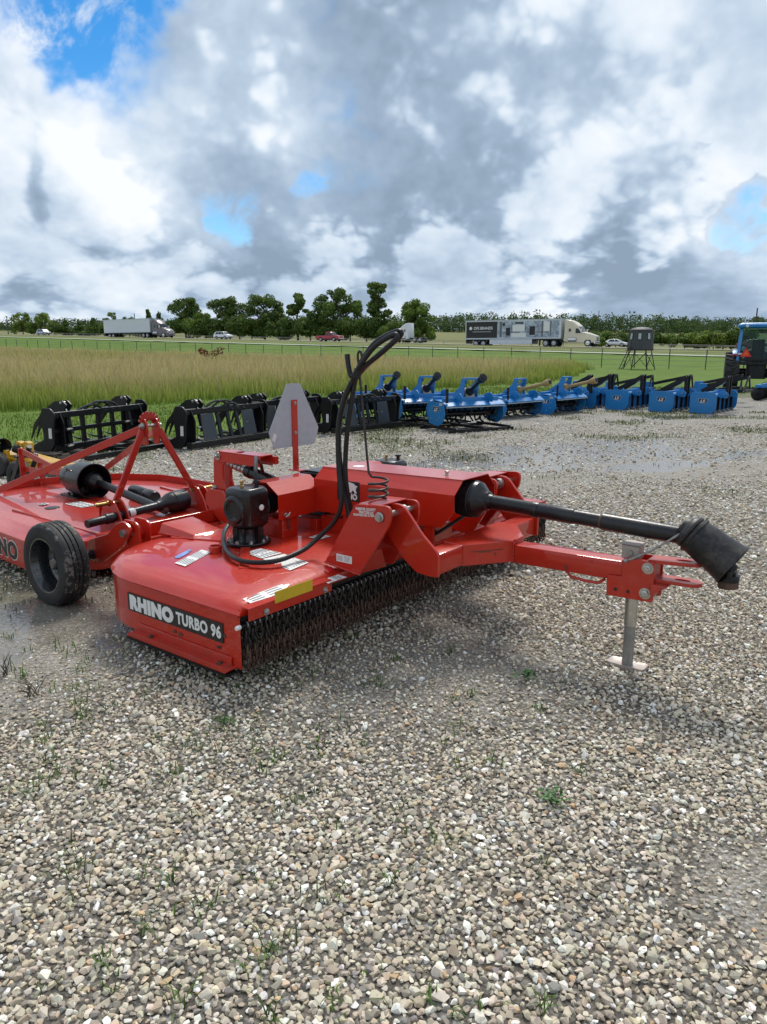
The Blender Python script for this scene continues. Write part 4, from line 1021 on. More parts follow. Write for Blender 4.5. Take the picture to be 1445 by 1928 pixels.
# side label
lb = MB().box(-2.062, -1.352, -1.2745, -1.2730, .200, .292).build('label', 'decal', mow)
lettering('lettering', 'RHINO', .118, 'white', lb, (-1.872, -1.2748, .246), (1, 0, 0), (0, 0, 1), .0095, 1, 0, .0006, 1.12, .345, .078)
lettering('lettering', 'TURBO 96', .088, 'white', lb, (-1.522, -1.2748, .247), (1, 0, 0), (0, 0, 1), .0036, 1, 0, .0006, 1.08, .315, .062)
mb = MB(); g2 = random.Random(3)
for cx_, cz_ in ((-1.70, .172), (-1.66, .168), (-1.385, .175), (-1.352, .235)):
    pts = [(cx_+math.cos(a)*g2.uniform(.008, .022), cz_+math.sin(a)*g2.uniform(.005, .012)) for a in np.linspace(0, 6.28, 9)[:-1]]; mb.prism(pts, 'y', -1.2732, -1.2708)
mb.build('paint_chip', 'rust', mow)
# weld beads along the main joints
def weld(pts, r=.0045, seed=1):
    g_ = random.Random(seed); P = spline(pts, 14); mb = MB()
    mb.tube([q+Vector((g_.uniform(-1, 1), g_.uniform(-1, 1), g_.uniform(-1, 1)))*.0009 for q in P], [r*g_.uniform(.75, 1.25) for _ in P], 6); mb.build('weld_bead', 'red', mow, angle=60)
weld([(-1.335, -.6335, .428), (-1.225, -.6335, .415), (-1.112, -.6335, .402)], .005, 1); weld([(-1.10, -.389, .404), (-1.21, -.389, .416), (-1.33, -.389, .428)], .005, 2)
weld([(-.7575, -.494, .431), (-.7575, -.494, .48), (-.7575, -.494, .527)], .004, 3); weld([(-.757, -.276, .433), (-.757, -.276, .48), (-.757, -.276, .528)], .004, 4)
weld([(-.601, -.056, .43), (-.601, -.0565, .48), (-.601, -.056, .528)], .004, 5); weld([(-.601, -.05, .5345), (-.601, 0, .5345), (-.601, .05, .5345)], .004, 6)
weld([(-.052, -.0545, .456), (-.052, -.0545, .49), (-.050, -.0545, .526)], .0035, 7); weld([(-2.49, -.78, .430), (-2.34, -.77, .432), (-2.20, -.76, .433)], .004, 8)
weld([(-1.25, -1.2735, .347), (-1.6, -1.2735, .346), (-2.0, -1.2735, .345)], .003, 9); weld([(-1.30, -1.2745, .146), (-1.6, -1.2745, .146), (-1.98, -1.2745, .146)], .0035, 10)
mb = MB(); g2 = random.Random(8)
for cx_, cz_, rx_, rz2 in ((-.325, .452, .006, .014), (-.318, .438, .004, .008), (-.20, .50, .003, .004)):
    P = [(cx_+math.cos(a)*rx_*g2.uniform(.6, 1.2), cz_+math.sin(a)*rz2*g2.uniform(.6, 1.2)) for a in np.linspace(0, 6.28, 9)[:-1]]; mb.prism(P, 'y', -.0530, -.0512)
mb.build('paint_chip', 'rust', mow)
mb = MB()                                             # scuffs on the yoke gusset
for t0, t1, z_, w_ in ((.15, .8, .494, .004), (.3, .55, .488, .003), (.62, .66, .475, .012)):
    a_, b_ = Vector((-.7565, -.275, z_)), Vector((-.602, -.055, z_)); n_ = Vector((.22, -.1545, 0)).normalized()*.0008; mb.bar(a_.lerp(b_, t0)+n_, a_.lerp(b_, t1)+n_, .0012, w_)
mb.build('scuff', 'rust', mow)
# hoses and the spring wire that carries them
hA = [(-1.235, -.52, .46), (-1.265, -.51, .55), (-1.289, -.50, .652), (-1.312, -.5, .752), (-1.344, -.5, .936), (-1.342, -.5, 1.094), (-1.305, -.49, 1.237), (-1.221, -.48, 1.352), (-1.093, -.47, 1.45), (-1.01, -.46, 1.509), (-1.001, -.46, 1.534), (-1.037, -.47, 1.53), (-1.124, -.49, 1.486), (-1.188, -.5, 1.414), (-1.231, -.5, 1.339), (-1.265, -.5, 1.2), (-1.298, -.5, 1.018), (-1.306, -.5, .833), (-1.285, -.48, .66), (-1.22, -.46, .50)]
MB().tube(spline(hA, 6), .0125, 10).build('hose', 'rubber', mow)
hB = [(-2.12, -.36, .70), (-2.16, -.44, .62), (-2.13, -.52, .53), (-2.02, -.69, .478), (-1.78, -.87, .455), (-1.60, -.92, .448), (-1.46, -.85, .458), (-1.44, -.68, .478), (-1.425, -.57, .53), (-1.35, -.545, .608), (-1.303, -.54, .709), (-1.325, -.53, .90), (-1.322, -.53, 1.10), (-1.285, -.52, 1.24), (-1.215, -.51, 1.345), (-1.085, -.50, 1.437), (-1.005, -.49, 1.50), (-1.018, -.49, 1.52), (-1.11, -.51, 1.47), (-1.185, -.52, 1.39), (-1.24, -.52, 1.33), (-1.262, -.52, 1.376), (-1.270, -.52, 1.433)]
MB().tube(spline(hB, 6), .0125, 10).build('hose', 'rubber', mow)
hC = [(-1.79, -.59, .765), (-1.80, -.585, .80)]
MB().tube(spline([(-1.852, -.595, .772), (-1.87, -.58, .82), (-1.95, -.50, .865), (-2.06, -.40, .855), (-2.13, -.30, .80), (-2.16, -.26, .74)], 6), .0105, 9).build('hose', 'rubber', mow)
rp = [(-1.198, -.5, 1.352), (-1.197, -.5, 1.421), (-1.208, -.5, 1.448), (-1.222, -.5, 1.43), (-1.217, -.5, 1.38), (-1.196, -.5, 1.203), (-1.174, -.5, 1.002), (-1.159, -.5, .875), (-1.145, -.5, .862)]
coil = [(-1.100+.046*math.cos(math.pi-a), -.5+.046*math.sin(math.pi-a), .855-.105*a/(2*math.pi*3.3)) for a in np.linspace(.15, 2*math.pi*3.3, 70)]
MB().tube(spline(rp[:-1], 5)+coil, .0058, 7).build('hose_hanger', 'chain', mow)
mb = MB(); mb.lathe([(.020, 0), (.020, .045)], (-1.224, -.512, 1.325), (.35, 0, .9), 10); mb.build('hose_tie', 'rubber', mow)
# ================================================================== the second red cutter, mounted type, behind the first
m2 = thing('rotary_cutter', 'red mounted rotary cutter with A-frame hitch, partly cut off at the left edge', 'rotary cutter', (-1.615, 5.189, 0), R(-41.3))
out2 = [(.29, -.60), (.29, -.2), (.29, .2), (.29, .60), (.05, .92), (-.4, .93), (-.9, .93), (-1.35, .88), (-1.70, .66), (-1.92, .32), (-1.97, 0), (-1.92, -.32), (-1.70, -.66), (-1.35, -.90), (-.9, -.93), (-.4, -.93), (.03, -.93)]
cx2 = -.85
def ring2(t, z): return [Vector((cx2+(x-cx2)*t, y*t, z)) for x, y in out2]
mb = MB(); mb.loft([ring2(1., .082), ring2(1., .262), ring2(.996, .272), ring2(.975, .276), ring2(.8, .290), ring2(.4, .300)], cap=False); mb.f.append(tuple(range(len(mb.v)-len(out2), len(mb.v)))); mb.fm.append(0)
mb.build('deck', 'red2', m2, angle=40)
mb = MB(); k = len(out2)                                     # raised rear band
for i in range(4, 11):
    a, b = Vector((*out2[i], 0)), Vector((*out2[i+1], 0)); panel(mb, [a*.985+Vector((cx2*.015, 0, .27)), b*.985+Vector((cx2*.015, 0, .27)), b*.985+Vector((cx2*.015, 0, .335)), a*.985+Vector((cx2*.015, 0, .335))], .006)
mb.build('rear_band', 'red2', m2)
mb = MB(); mb.bar((.20, -.55, .283), (-.95, -.62, .296), .03, .022); mb.bar((.20, .55, .283), (-.95, .62, .296), .03, .022); mb.bar((.22, -.58, .285), (.22, .58, .285), .05, .03); mb.build('stiffener', 'red2', m2, .003)
lug2 = rnd_poly([(-.16, .28), (.17, .27), (.12, .385), (.055, .462), (-.045, .468), (-.085, .42)], [.01, .01, .03, .03, .03, .02])
for s_ in (-1, 1):
    for yy in (.30, .36): MB().prism(lug2, 'y', *sorted((s_*yy, s_*(yy+.012)))).build('hitch_lug', 'red2', m2, .003)
    mb = MB(); mb.box(-.155, -.145, *sorted((s_*.30, s_*.37)), .28, .43); mb.build('lug_back', 'red2', m2)
    mb = MB(); mb.cyl((-.005, s_*.29, .437), (-.005, s_*.47, .437), .0135, 12); mb.lathe([(.020, 0), (.020, .012)], (-.005, s_*.375, .437), (0, s_, 0), 12); mb.lathe([(.017, 0), (.017, .006)], (-.005, s_*.455, .437), (0, s_, 0), 10); mb.build('hitch_pin', 'brass', m2)
    MB().bar((-.015, s_*.318, .43), (-.035, s_*.065, .905), .045, .022, (1, 0, 0)).build('a_frame_bar', 'red2', m2, .003)
    MB().bar((-.045, s_*.070, .915), (-1.74, s_*.42, .315), .012, .050).build('brace_strap', 'red2', m2, .002)
    P = rnd_poly([(-.075, .80), (-.005, .80), (.01, .93), (-.02, .985), (-.07, .985), (-.085, .93)], .02); MB().prism(P, 'y', *sorted((s_*.040, s_*.052))).build('top_link_plate', 'red2', m2, .002)
mb = MB(); pts = [(-.045, .052*math.cos(a), .958+.045*math.sin(a)) for a in np.linspace(0, math.pi, 9)]
for i in range(8): mb.bar(pts[i], pts[i+1], .062, .012, (1, 0, 0))
mb.build('top_strap', 'red2', m2)
mb = MB(); mb.cyl((-.035, -.085, .935), (-.035, .085, .935), .012, 12)
for s_ in (-1, 1): hexbolt(mb, (-.035, s_*.060, .935), (0, s_, 0), .017, .012)
mb.build('top_pin', 'steel', m2)
# gearbox with wide black bell
mb = MB(); mb.prism(rnd_poly([(-1.26, -.13), (-.98, -.13), (-.98, .13), (-1.26, .13)], .03), 'z', .296, .312); mb.lathe([(.09, .31), (.075, .33), (.072, .37)], (-1.12, 0, 0), (0, 0, 1), 18)
for a in range(6): hexbolt(mb, (-1.12+.115*math.cos(a), .10*math.sin(a), .312), (0, 0, 1), .010, .008)
gb2 = mb.build('gearbox_base', 'black', m2)
mb = MB(); mb.lathe([(.05, -.02), (.098, .0), (.104, .02), (.104, .13), (.098, .15)], (-1.30, 0, .432), (1, 0, 0), 24); mb.prism(rnd_poly([(-1.17, .36), (-1.05, .34), (-1.03, .52), (-1.12, .54)], .02), 'y', -.118, -.104); mb.build('gearbox', 'black', m2)
mb = MB(); mb.lathe([(.112, 0), (.135, .02), (.142, .05), (.142, .24), (.146, .245), (.138, .246), (.134, .05), (.05, .04)], (-1.15, 0, .432), (1, 0, 0), 32, cap=False); mb.build('shaft_bell', 'plastic', m2, angle=28)
a_, b_ = Vector((-1.02, .02, .44)), Vector((.06, .03, .325)); dd = (b_-a_).normalized()
mb = MB(); mb.lathe([(.072, 0), (.076, .06), (.060, .085), (.066, .10), (.045, .135), (.030, .15), (.030, .92), (.024, .925), (.024, 1.0)], a_, dd, 20); sh = mb.build('drive_shaft', 'plastic', m2, angle=28)
MB().lathe([(.020, 0), (.026, .005), (.026, .09), (.015, .095)], a_+dd*.985, dd, 12).build('shaft_tube', 'rust', sh)
# loose driveline lying over the lugs
a_, b_ = Vector((.12, -.60, .352)), Vector((-.03, .245, .372)); dd = (b_-a_).normalized()
mb = MB(); mb.lathe([(.026, 0), (.028, .004), (.028, .14), (.036, .145), (.036, .20), (.030, .205), (.030, .58), (.036, .585), (.036, .605), (.045, .63), (.062, .68), (.072, .70), (.074, .72), (.070, .725), (.076, .73), (.078, .845), (.070, .85)], a_, dd, 20); ls = mb.build('driveline', 'plastic', m2, angle=28)
MB().lathe([(.0312, .33), (.0318, .332), (.0318, .375), (.0312, .377)], a_, dd, 20, cap=False).build('sticker', 'white', ls)
mb = MB(); mb.lathe([(.045, 0), (.05, .02), (.05, .2), (.044, .22), (.055, .26), (.055, .36), (.048, .375), (.03, .375)], (-.72, .22, .355), (.97, -.08, -.03), 18); mb.build('manual_tube', 'plastic', m2, angle=28)
for pts in ([(-.30, -.12), (-.12, -.10), (-.12, .02), (-.30, 0)], [(-.32, .18), (-.06, .20), (-.06, .36), (-.32, .34)], [(-.85, -.28), (-.62, -.26), (-.62, -.14), (-.85, -.16)], [(-1.0, -.42), (-.93, -.42), (-.93, -.36), (-1.0, -.36)]):
    o = MB().add([(x, y, .3035) for x, y in pts]+[(x, y, .3055) for x, y in pts], [(3, 2, 1, 0), (4, 5, 6, 7), (0, 1, 5, 4), (1, 2, 6, 5), (2, 3, 7, 6), (3, 0, 4, 7)]).build('warning_decal', 'white', m2)
    print_lines(o, [Vector((x, y, .3054)) for x, y in pts], 5)
MB().lathe([(.055, 0), (.052, .004)], (-.80, -.40, .299), (0, 0, 1), 18).build('cover_plate', 'plastic', m2)
lettering('lettering_outline', 'RHINO', .175, 'white', m2, (-.475, -.9305, .178), (1, 0, 0), (0, 0, 1), .0135, 1, 0, .0010, 1.12, .612, .137)
lettering('lettering', 'RHINO', .175, 'decal', m2, (-.475, -.9318, .178), (1, 0, 0), (0, 0, 1), .0095, 1, 0, .0012, 1.12, .60, .125)
# tail wheel carrier
mb = MB(); mb.bar((-2.46, .10, .10), (-2.46, .10, .555), .05, .012, (1, 0, 0)); mb.bar((-2.47, .10, .535), (-1.22, .06, .375), .012, .055); mb.bar((-2.46, .12, .355), (-1.35, .08, .435), .012, .050); mb.bar((-2.05, .08, .46), (-2.00, .08, .28), .045, .014, (1, 0, 0)); mb.bar((-2.46, .10, .13), (-1.9, .02, .285), .012, .05)
tl = mb.build('tail_frame', 'red2', m2, .002)
mb = MB()
for x in (-2.06, -2.03): hexbolt(mb, (x, .070, .405), (0, -1, 0), .010, .008)
mb.build('bolt', 'steel', tl)
mb = MB(); mb.lathe(wheel_tyre(.20, .12, .11, 2), (-2.78, .14, .196), (0, 1, 0), 36, cap=False); mb.lathe([(.112, .02), (.09, .04), (.02, .05)], (-2.78, .14, .196), (0, 1, 0), 24); mb.lathe([(.112, .10), (.09, .08), (.02, .07)], (-2.78, .14, .196), (0, 1, 0), 24); mb.build('tail_wheel', 'tyre', m2, angle=30)
mb = MB(); mb.bar((-2.78, .12, .20), (-2.55, .12, .46), .012, .06); mb.bar((-2.78, .28, .20), (-2.55, .28, .46), .012, .06); mb.bar((-2.60, .10, .46), (-2.60, .30, .46), .08, .02); mb.cyl((-2.58, .20, .46), (-2.50, .20, .56), .025, 10); mb.build('caster_fork', 'blacksat', m2)

# ================================================================== yellow cutter behind it, at the left edge
yl = thing('rotary_cutter', 'yellow rotary cutter with chain guard behind the mounted red cutter', 'rotary cutter', (-4.15, 8.6, -.03), R(-12)); yl.scale = (.92, .9, .85)
mb = MB(); P = [(-.95, .02), (.62, .02), (.62, .12), (.40, .19), (-.20, .33), (-.95, .33)]; mb.prism(P, 'y', 0, .32); mb.build('deck', 'yellowpaint', yl, .006)
mb = MB(); mb.bar((-.85, .0, .335), (.60, .0, .20), .06, .03); mb.bar((-.30, -.03, .02), (-.30, -.03, .40), .06, .05, (1, 0, 0)); mb.build('front_frame', 'yellowpaint', yl, .004)
for dx in (-.17, -.06): MB().prism(rnd_poly([(dx-.03, .26), (dx+.05, .26), (dx+.05, .50), (dx-.02, .52)], .02), 'y', .02, .12).build('hitch_lug', 'yellowpaint', yl, .003)
ych = chain_mesh(4, .03, .013, .004, 9, 5).mesh('chain', ['greysteel', 'chain'])
for i in range(26):
    c_ = bpy.data.objects.new('chain', ych); C.objects.link(c_); c_.parent = yl; c_.location = (-.18+i*.031, -.03, .125); c_.rotation_euler = (0, 0, gch.uniform(0, 3))
MB().bar((-.2, -.03, .13), (.62, -.03, .13), .012, .012).build('chain_rod', 'blacksat', yl)
mb = MB(); mb.lathe([(.03, 0), (.035, .04), (.055, .05), (.06, .13), (.045, .15)], (-.10, .05, .36), (-.55, -.25, .35), 14); mb.build('shaft_yoke', 'blacksat', yl)
mb = MB(); mb.lathe([(.05, 0), (.075, .02), (.108, .06), (.112, .15), (.102, .15), (.09, .06)], (-.46, .02, .455), (.85, -.45, -.02), 26, cap=False); mb.build('shaft_bell', 'plastic', yl, angle=28)
mb = MB(); mb.cyl((-.42, .0, .452), (-1.6, .6, .47), .032, 14); mb.build('drive_shaft', 'plastic', yl)
mb = MB(); mb.tube(spline([(-1.6, .2, .95), (-.9, .1, .62), (-.45, .02, .48), (-.05, .06, .40), (.02, .08, .31)], 4), .008, 6); mb.build('hose', 'rubber', yl)
mb = MB(); mb.lathe(wheel_tyre(.2, .13, .1, 2), (-.42, -.20, .2), (0, 1, 0), 36, cap=False); mb.lathe([(.1, .03), (.02, .03)], (-.42, -.20, .2), (0, 1, 0), 24); mb.build('wheel', 'tyre', yl, angle=30)

# concrete pad at the left
mb = MB(); P = rnd_poly([(-14, 8.2), (-5.3, 9.9), (-5.15, 11.0), (-14, 9.6)], .1); mb.prism(P, 'z', -.1, .03); structure(mb.build('concrete_pad', 'conc', None, .01))

# ================================================================== black grapples
def side_plate(prof, y, t, parent, name='side_plate', mat='blacksat'): return MB().prism(prof, 'y', y, y+t).build(name, mat, parent, .003)
def grapple(label, L_, kind, seed):
    g2 = random.Random(seed); t = thing('grapple', label, 'grapple', (0, 0, 0), 0, 'black grapples in the implement row')
    pr = rnd_poly([(-.30, .02), (.02, .0), (.10, .10), (.12, .42), (.16, .60), (.08, .70), (-.06, .70), (-.10, .52), (-.06, .20), (-.26, .10)], .035)
    side_plate(pr, 0, .025, t); side_plate(pr, L_-.025, .025, t)
    inn = rnd_poly([(-.22, .03), (.10, .02), (.16, .14), (.17, .46), (.10, .64), (-.04, .64), (-.08, .45), (-.04, .2), (-.2, .1)], .03)
    side_plate(inn, .14, .02, t, 'inner_plate'); side_plate(inn, L_-.16, .02, t, 'inner_plate')
    if kind == 0:                                     # tall open frame, seen from its mounting side
        for z, r_ in ((.58, .050), (.33, .034), (.05, .050)): MB().bar((.06, .02, z), (.06, L_-.02, z), r_*2, r_*2).build('cross_tube', 'blacksat', t, .006)
        for y in (.34, .62, .95, 1.25, L_-.42): MB().bar((.075, y, .05), (.06, y, .60), .07, .04, (1, 0, 0)).build('upright', 'blacksat', t, .003)
        for y0, y1 in ((.03, .32), (L_-.52, L_-.05)): MB().box(.04, .055, y0, y1, .09, .56).build('back_plate', 'blacksat', t, .002)
    else:                                             # quick-attach plates leaning forward
        for z, x in ((.60, .05), (.06, .15)): MB().bar((x, .02, z), (x, L_-.02, z), .10, .10).build('cross_tube', 'blacksat', t, .006)
        for y0 in (.30, L_-.62):
            mb = MB(); panel(mb, [(.17, y0, .08), (.17, y0+.30, .08), (.10, y0+.28, .55), (.10, y0+.02, .55)], .012); mb.build('attach_plate', 'dkpanel', t, .003)
        for y in (.70, .92, 1.12): MB().bar((.16, y, .08), (.06, y, .58), .06, .03, (1, 0, 0)).build('upright', 'blacksat', t, .002)
        MB().bar((.17, .25, .10), (.17, L_-.25, .10), .03, .05).build('lip', 'blacksat', t, .003)
    n = 6
    for i in range(n):                                # curved lower tines
        y = .10+(L_-.2)*i/(n-1); P = [(-.02, .12), (.0, .02), (-.25, -.005), (-.55, .03), (-.72, .10), (-.56, .065), (-.28, .05), (-.06, .06), (-.05, .14)]
        MB().prism(P, 'y', y-.01, y+.01).build('tine', 'blacksat', t)
    for y in (.36, L_-.36):                           # clamp arms with rams
        P = rnd_poly([(.02, .60), (.10, .72), (.02, .80), (-.12, .78), (-.34, .62), (-.52, .40), (-.60, .14), (-.52, .30), (-.36, .50), (-.16, .62), (-.04, .58)], .02)
        MB().prism(P, 'y', y-.06, y-.035).build('clamp_arm', 'blacksat', t, .002); MB().prism(P, 'y', y+.035, y+.06).build('clamp_arm', 'blacksat', t, .002)
        mb = MB(); mb.cyl((.10, y, .26), (.04, y, .58), .030, 12); ram = mb.build('ram', 'blacksat', t)
        MB().cyl((.04, y, .58), (.005, y, .76), .014, 10).build('ram_rod', 'chrome', ram)
        mb = MB(); mb.cyl((.0, y-.06, .765), (.0, y+.06, .765), .016, 10); hexbolt(mb, (.0, y-.06, .765), (0, -1, 0), .016, .012); mb.build('pin', 'steel', t)
    # hoses and couplers
    for i in range(3):
        y = L_*(.40+.08*i); h = .66+g2.uniform(0, .06)
        MB().tube(spline([(.05, y-.30, .60), (.08, y-.15, h), (.09, y, h+.03), (.07, y+.18, h-.02), (.10, y+.28, .58)], 5), .019, 7).build('hose', 'rubber', t)
    mb = MB()
    for y, z in ((.36, .34), (.36, .07), (L_-.40, .34), (L_-.40, .12)): mb.lathe([(.016, 0), (.016, .05), (.021, .052), (.021, .10), (.014, .105), (.014, .14)], (.10, y, z), (.25, -.95, 0), 10)
    mb.build('coupler', 'steel', t)
    o = MB().box(.02, .09, -.0035, -.0005, .20, .40).build('decal', 'decal', t)
    mb = MB(); P = [(.03, .22), (.045, .22), (.05, .38), (.035, .38)]
    for k in range(3): mb.prism([(a+.018*k, b) for a, b in P], 'y', -.0055, -.004)
    mb.build('decal_mark', 'white', o)
    return t
M['dkpanel'] = paint('dark_grey_panel', (.030, .031, .034), .33, 0, .1, .2, 3)
gl = ['black grapple with an open upright frame on a wooden pallet, leftmost of the row', 'black grapple with leaning plates between the leftmost one and the sign', 'black grapple with raised arm behind the grey slow vehicle sign', 'black grapple beside the blue tillers, partly behind the hoses']
a1 = R(-25)
place(grapple(gl[0], 2.0, 0, 1), (-4.62, 10.15, .08), R(-20), sc=(1, 1, .86))
place(grapple(gl[1], 1.80, 1, 2), (-3.02, 10.92, .02), R(-30), sc=(1.1, 1.05, .90))
place(grapple(gl[2], 1.9, 1, 3), (-2.28, 12.35, .03), R(-30), sc=(1.1, 1.05, .90))
place(grapple(gl[3], 1.75, 1, 4), (-1.02, 12.95, .03), R(-42), sc=(1.1, 1.05, .90))
pal = thing('pallet', 'weathered wooden pallet under the leftmost black grapple', 'pallet', (-4.75, 10.05, 0), R(-20))
for i in range(5): MB().box(-.45, .42, .05+i*.40, .17+i*.40, .055, .075).build('board', 'wood', pal)
for x in (-.45, -.02, .34): MB().box(x, x+.08, .02, 1.85, .0, .054).build('bearer', 'wood', pal)
for lb_, x, y, r_ in (('black steel skid lying in front of the leftmost grapple', -3.95, 9.75, -24), ):
    mb = MB(); mb.bar((0, 0, .05), (0, 2.0, .05), .06, .06); mb.bar((-.5, 0, .05), (-.5, 2.0, .05), .06, .06)
    for y_ in (.2, 1.0, 1.9): mb.bar((-.5, y_, .04), (0, y_, .04), .05, .04)
    tag(place(mb.build('steel_skid', 'blacksat'), (x, y, 0), R(r_)), lb_, 'skid')

# ================================================================== blue tillers
M['navy'] = paint('navy_badge', (.008, .012, .045), .35, 0, .2, .1, 9)
def badge(parent, x, y, z, w, h):
    P = rnd_poly([(x-w/2, z+h*.30), (x-w*.42, z-h*.30), (x-w*.12, z-h/2), (x+w*.32, z-h/2), (x+w/2, z+h*.18), (x+w*.46, z+h/2), (x-w*.45, z+h/2)], w*.08)
    MB().prism([(a+(a-x)*.10, b+(b-z)*.14) for a, b in P], 'y', y-.0015, y-.0005).build('badge_rim', 'alu', parent)
    b = MB().prism(P, 'y', y-.0032, y-.0017).build('badge', 'navy', parent)
    lettering('lettering', 'LS', h*.92, 'white', b, (x-w*.01, y-.0036, z-h*.02), (1, 0, 0), (0, 0, 1), h*.035, 1.25, .25, .0004, .92)
def tiller(label, tan, skid):
    t = thing('tiller', label, 'tiller', (0, 0, 0), 0, 'blue tillers in the implement row'); W_ = 1.35; z0 = .10 if skid else .0
    pr = rnd_poly([(-.27, z0+.16), (-.20, z0+.03), (.10, z0), (.24, z0+.07), (.30, z0+.20), (.26, z0+.42), (-.22, z0+.44), (-.30, z0+.34)], .04)
    for y in (0, W_): 
        o = MB().prism(pr, 'y', y, y+.014).build('side_plate', 'blue', t, .003)
        mb = MB()
        for x, z in ((-.15, .12), (.05, .10), (.15, .16), (-.18, .26), (.17, .28)): hexbolt(mb, (x, y-.0005, z0+z), (0, -1, 0), .010, .006)
        mb.build('bolt', 'steel', o)
    badge(t, .02, 0, z0+.30, .19, .095)
    MB().box(.12, .22, -.003, -.0005, z0+.37, z0+.42).build('decal', 'alu', t)
    sec = [(-.36, z0+.16), (-.34, z0+.30), (-.24, z0+.43), (-.05, z0+.47), (.22, z0+.44), (.34, z0+.37), (.33, z0+.355), (.21, z0+.425), (-.05, z0+.455), (-.235, z0+.415), (-.325, z0+.29), (-.345, z0+.16)]
    MB().prism(sec, 'y', .016, W_-.002).build('hood', 'blue', t, .002)
    MB().box(.30, .345, .02, W_-.006, z0+.335, z0+.352).build('hood_lip', 'alu', t, .003)
    mb = MB(); mb.bar((.16, .05, z0+.475), (.16, W_-.05, z0+.475), .07, .07); mb.bar((-.16, .05, z0+.485), (-.16, W_-.05, z0+.485), .06, .06); mb.build('frame_tube', 'blue', t, .006)
    # rotor with tines
    mb = MB(); mb.cyl((0, .02, z0+.20), (0, W_-.005, z0+.20), .055, 12)
    gq = random.Random(5)
    for k in range(7):
        y = .12+k*(W_-.22)/6
        for q in range(4):
            a = q*math.pi/2+k*.5; d0 = Vector((math.cos(a), 0, math.sin(a))); d1 = Vector((math.cos(a+.7), 0, math.sin(a+.7)))
            mb.bar(Vector((0, y, z0+.20))+d0*.05, Vector((0, y, z0+.20))+d0*.15, .012, .035); mb.bar(Vector((0, y, z0+.20))+d0*.145, Vector((0, y+.05, z0+.20))+d1*.185, .012, .03)
    mb.build('rotor', 'blacksat', t)
    mb = MB(); mb.prism(rnd_poly([(-.20, z0+.45), (.18, z0+.45), (.13, z0+.58), (-.05, z0+.66), (-.18, z0+.60)], .03), 'y', W_*.5-.10, W_*.5+.10); mb.lathe([(.09, 0), (.10, .03), (.10, .14), (.08, .16)], (-.04, W_*.5, z0+.57), (1, 0, 0), 18); mb.build('gearbox', 'greysteel' if not tan else 'blue', t, .005)
    # inverted U hitch mast
    mb = MB()
    for y in (W_*.5-.17, W_*.5+.15): mb.prism(rnd_poly([(-.10, z0+.50), (.15, z0+.50), (.16, z0+.60), (.20, z0+.84), (.10, z0+.86), (.02, z0+.66)], .02), 'y', y, y+.02)
    mb.bar((.145, W_*.5-.16, z0+.842), (.145, W_*.5+.16, z0+.842), .10, .035); mb.build('hitch_mast', 'blue', t, .004)
    mb = MB(); mb.bar((.18, W_*.5-.12, z0+.80), (-.30, W_*.5-.12, z0+.47), .014, .05); mb.bar((.18, W_*.5+.12, z0+.80), (-.30, W_*.5+.12, z0+.47), .014, .05); mb.build('mast_brace', 'blue', t)
    for y in (W_*.5-.36, W_*.5+.34): MB().prism(rnd_poly([(.10, z0+.42), (.36, z0+.42), (.40, z0+.52), (.30, z0+.60), (.12, z0+.56)], .03), 'y', y, y+.02).build('hitch_lug', 'blue', t, .003)
    a = Vector((.10, W_*.5, z0+.60)); b = Vector((.62, W_*.5-.10, z0+.86)) if not tan else Vector((.85, W_*.5+.0, z0+.78)); d_ = (b-a)
    mb = MB(); L0 = d_.length
    mb.lathe([(.07, -.03), (.085, 0), (.085, .05), (.05, .10), (.038, .12), (.038, L0-.12), (.055, L0-.10), (.075, L0-.03), (.078, L0+.05), (.06, L0+.055)], a, d_, 16); ds = mb.build('drive_shaft', 'tanplastic' if tan else 'plastic', t, angle=28)
    mb = MB(); mb.lathe([(.045, 0), (.055, .03), (.045, .07)], b, d_, 10); mb.build('shaft_yoke', 'blacksat', ds)
    MB().bar((.28, .06, z0+.42), (.28, .06, z0+.68), .045, .03, (1, 0, 0)).build('parking_stand', 'blacksat', t, .003)
    if skid:
        mb = MB()
        for y in (.05, W_*.5, W_-.05): mb.bar((-.45, y, .07), (.55, y, .07), .05, .05)
        for x in (-.42, .52): mb.bar((x, -.05, .035), (x, W_+.05, .035), .06, .06)
        tag_ = mb.build('shipping_frame', 'blacksat', t, .003)
    else:
        MB().bar((-.12, -.02, .0), (-.06, -.015, .34), .018, .03).build('parking_leg', 'alu', t)
    return t
YW = R(-35); YT = R(-60)
place(tiller('blue tiller with black shaft, behind the rightmost black grapple', False, True), (-.55, 15.3, 0), YT)
place(tiller('blue tiller with an open mast, middle one of the three on black shipping frames', False, True), (.22, 14.75, 0), YT)
place(tiller('blue tiller with LS badge nearest the red cutter, on a black shipping frame', False, True), (.95, 13.62, 0), YT)
place(tiller('blue tiller with tan shaft shield standing on the gravel, left of the other tan one', True, False), (2.42, 16.1, 0), R(-46))
place(tiller('blue tiller with tan shaft shield and pale parking leg, next to the box blades', True, False), (3.72, 17.2, 0), R(-44))

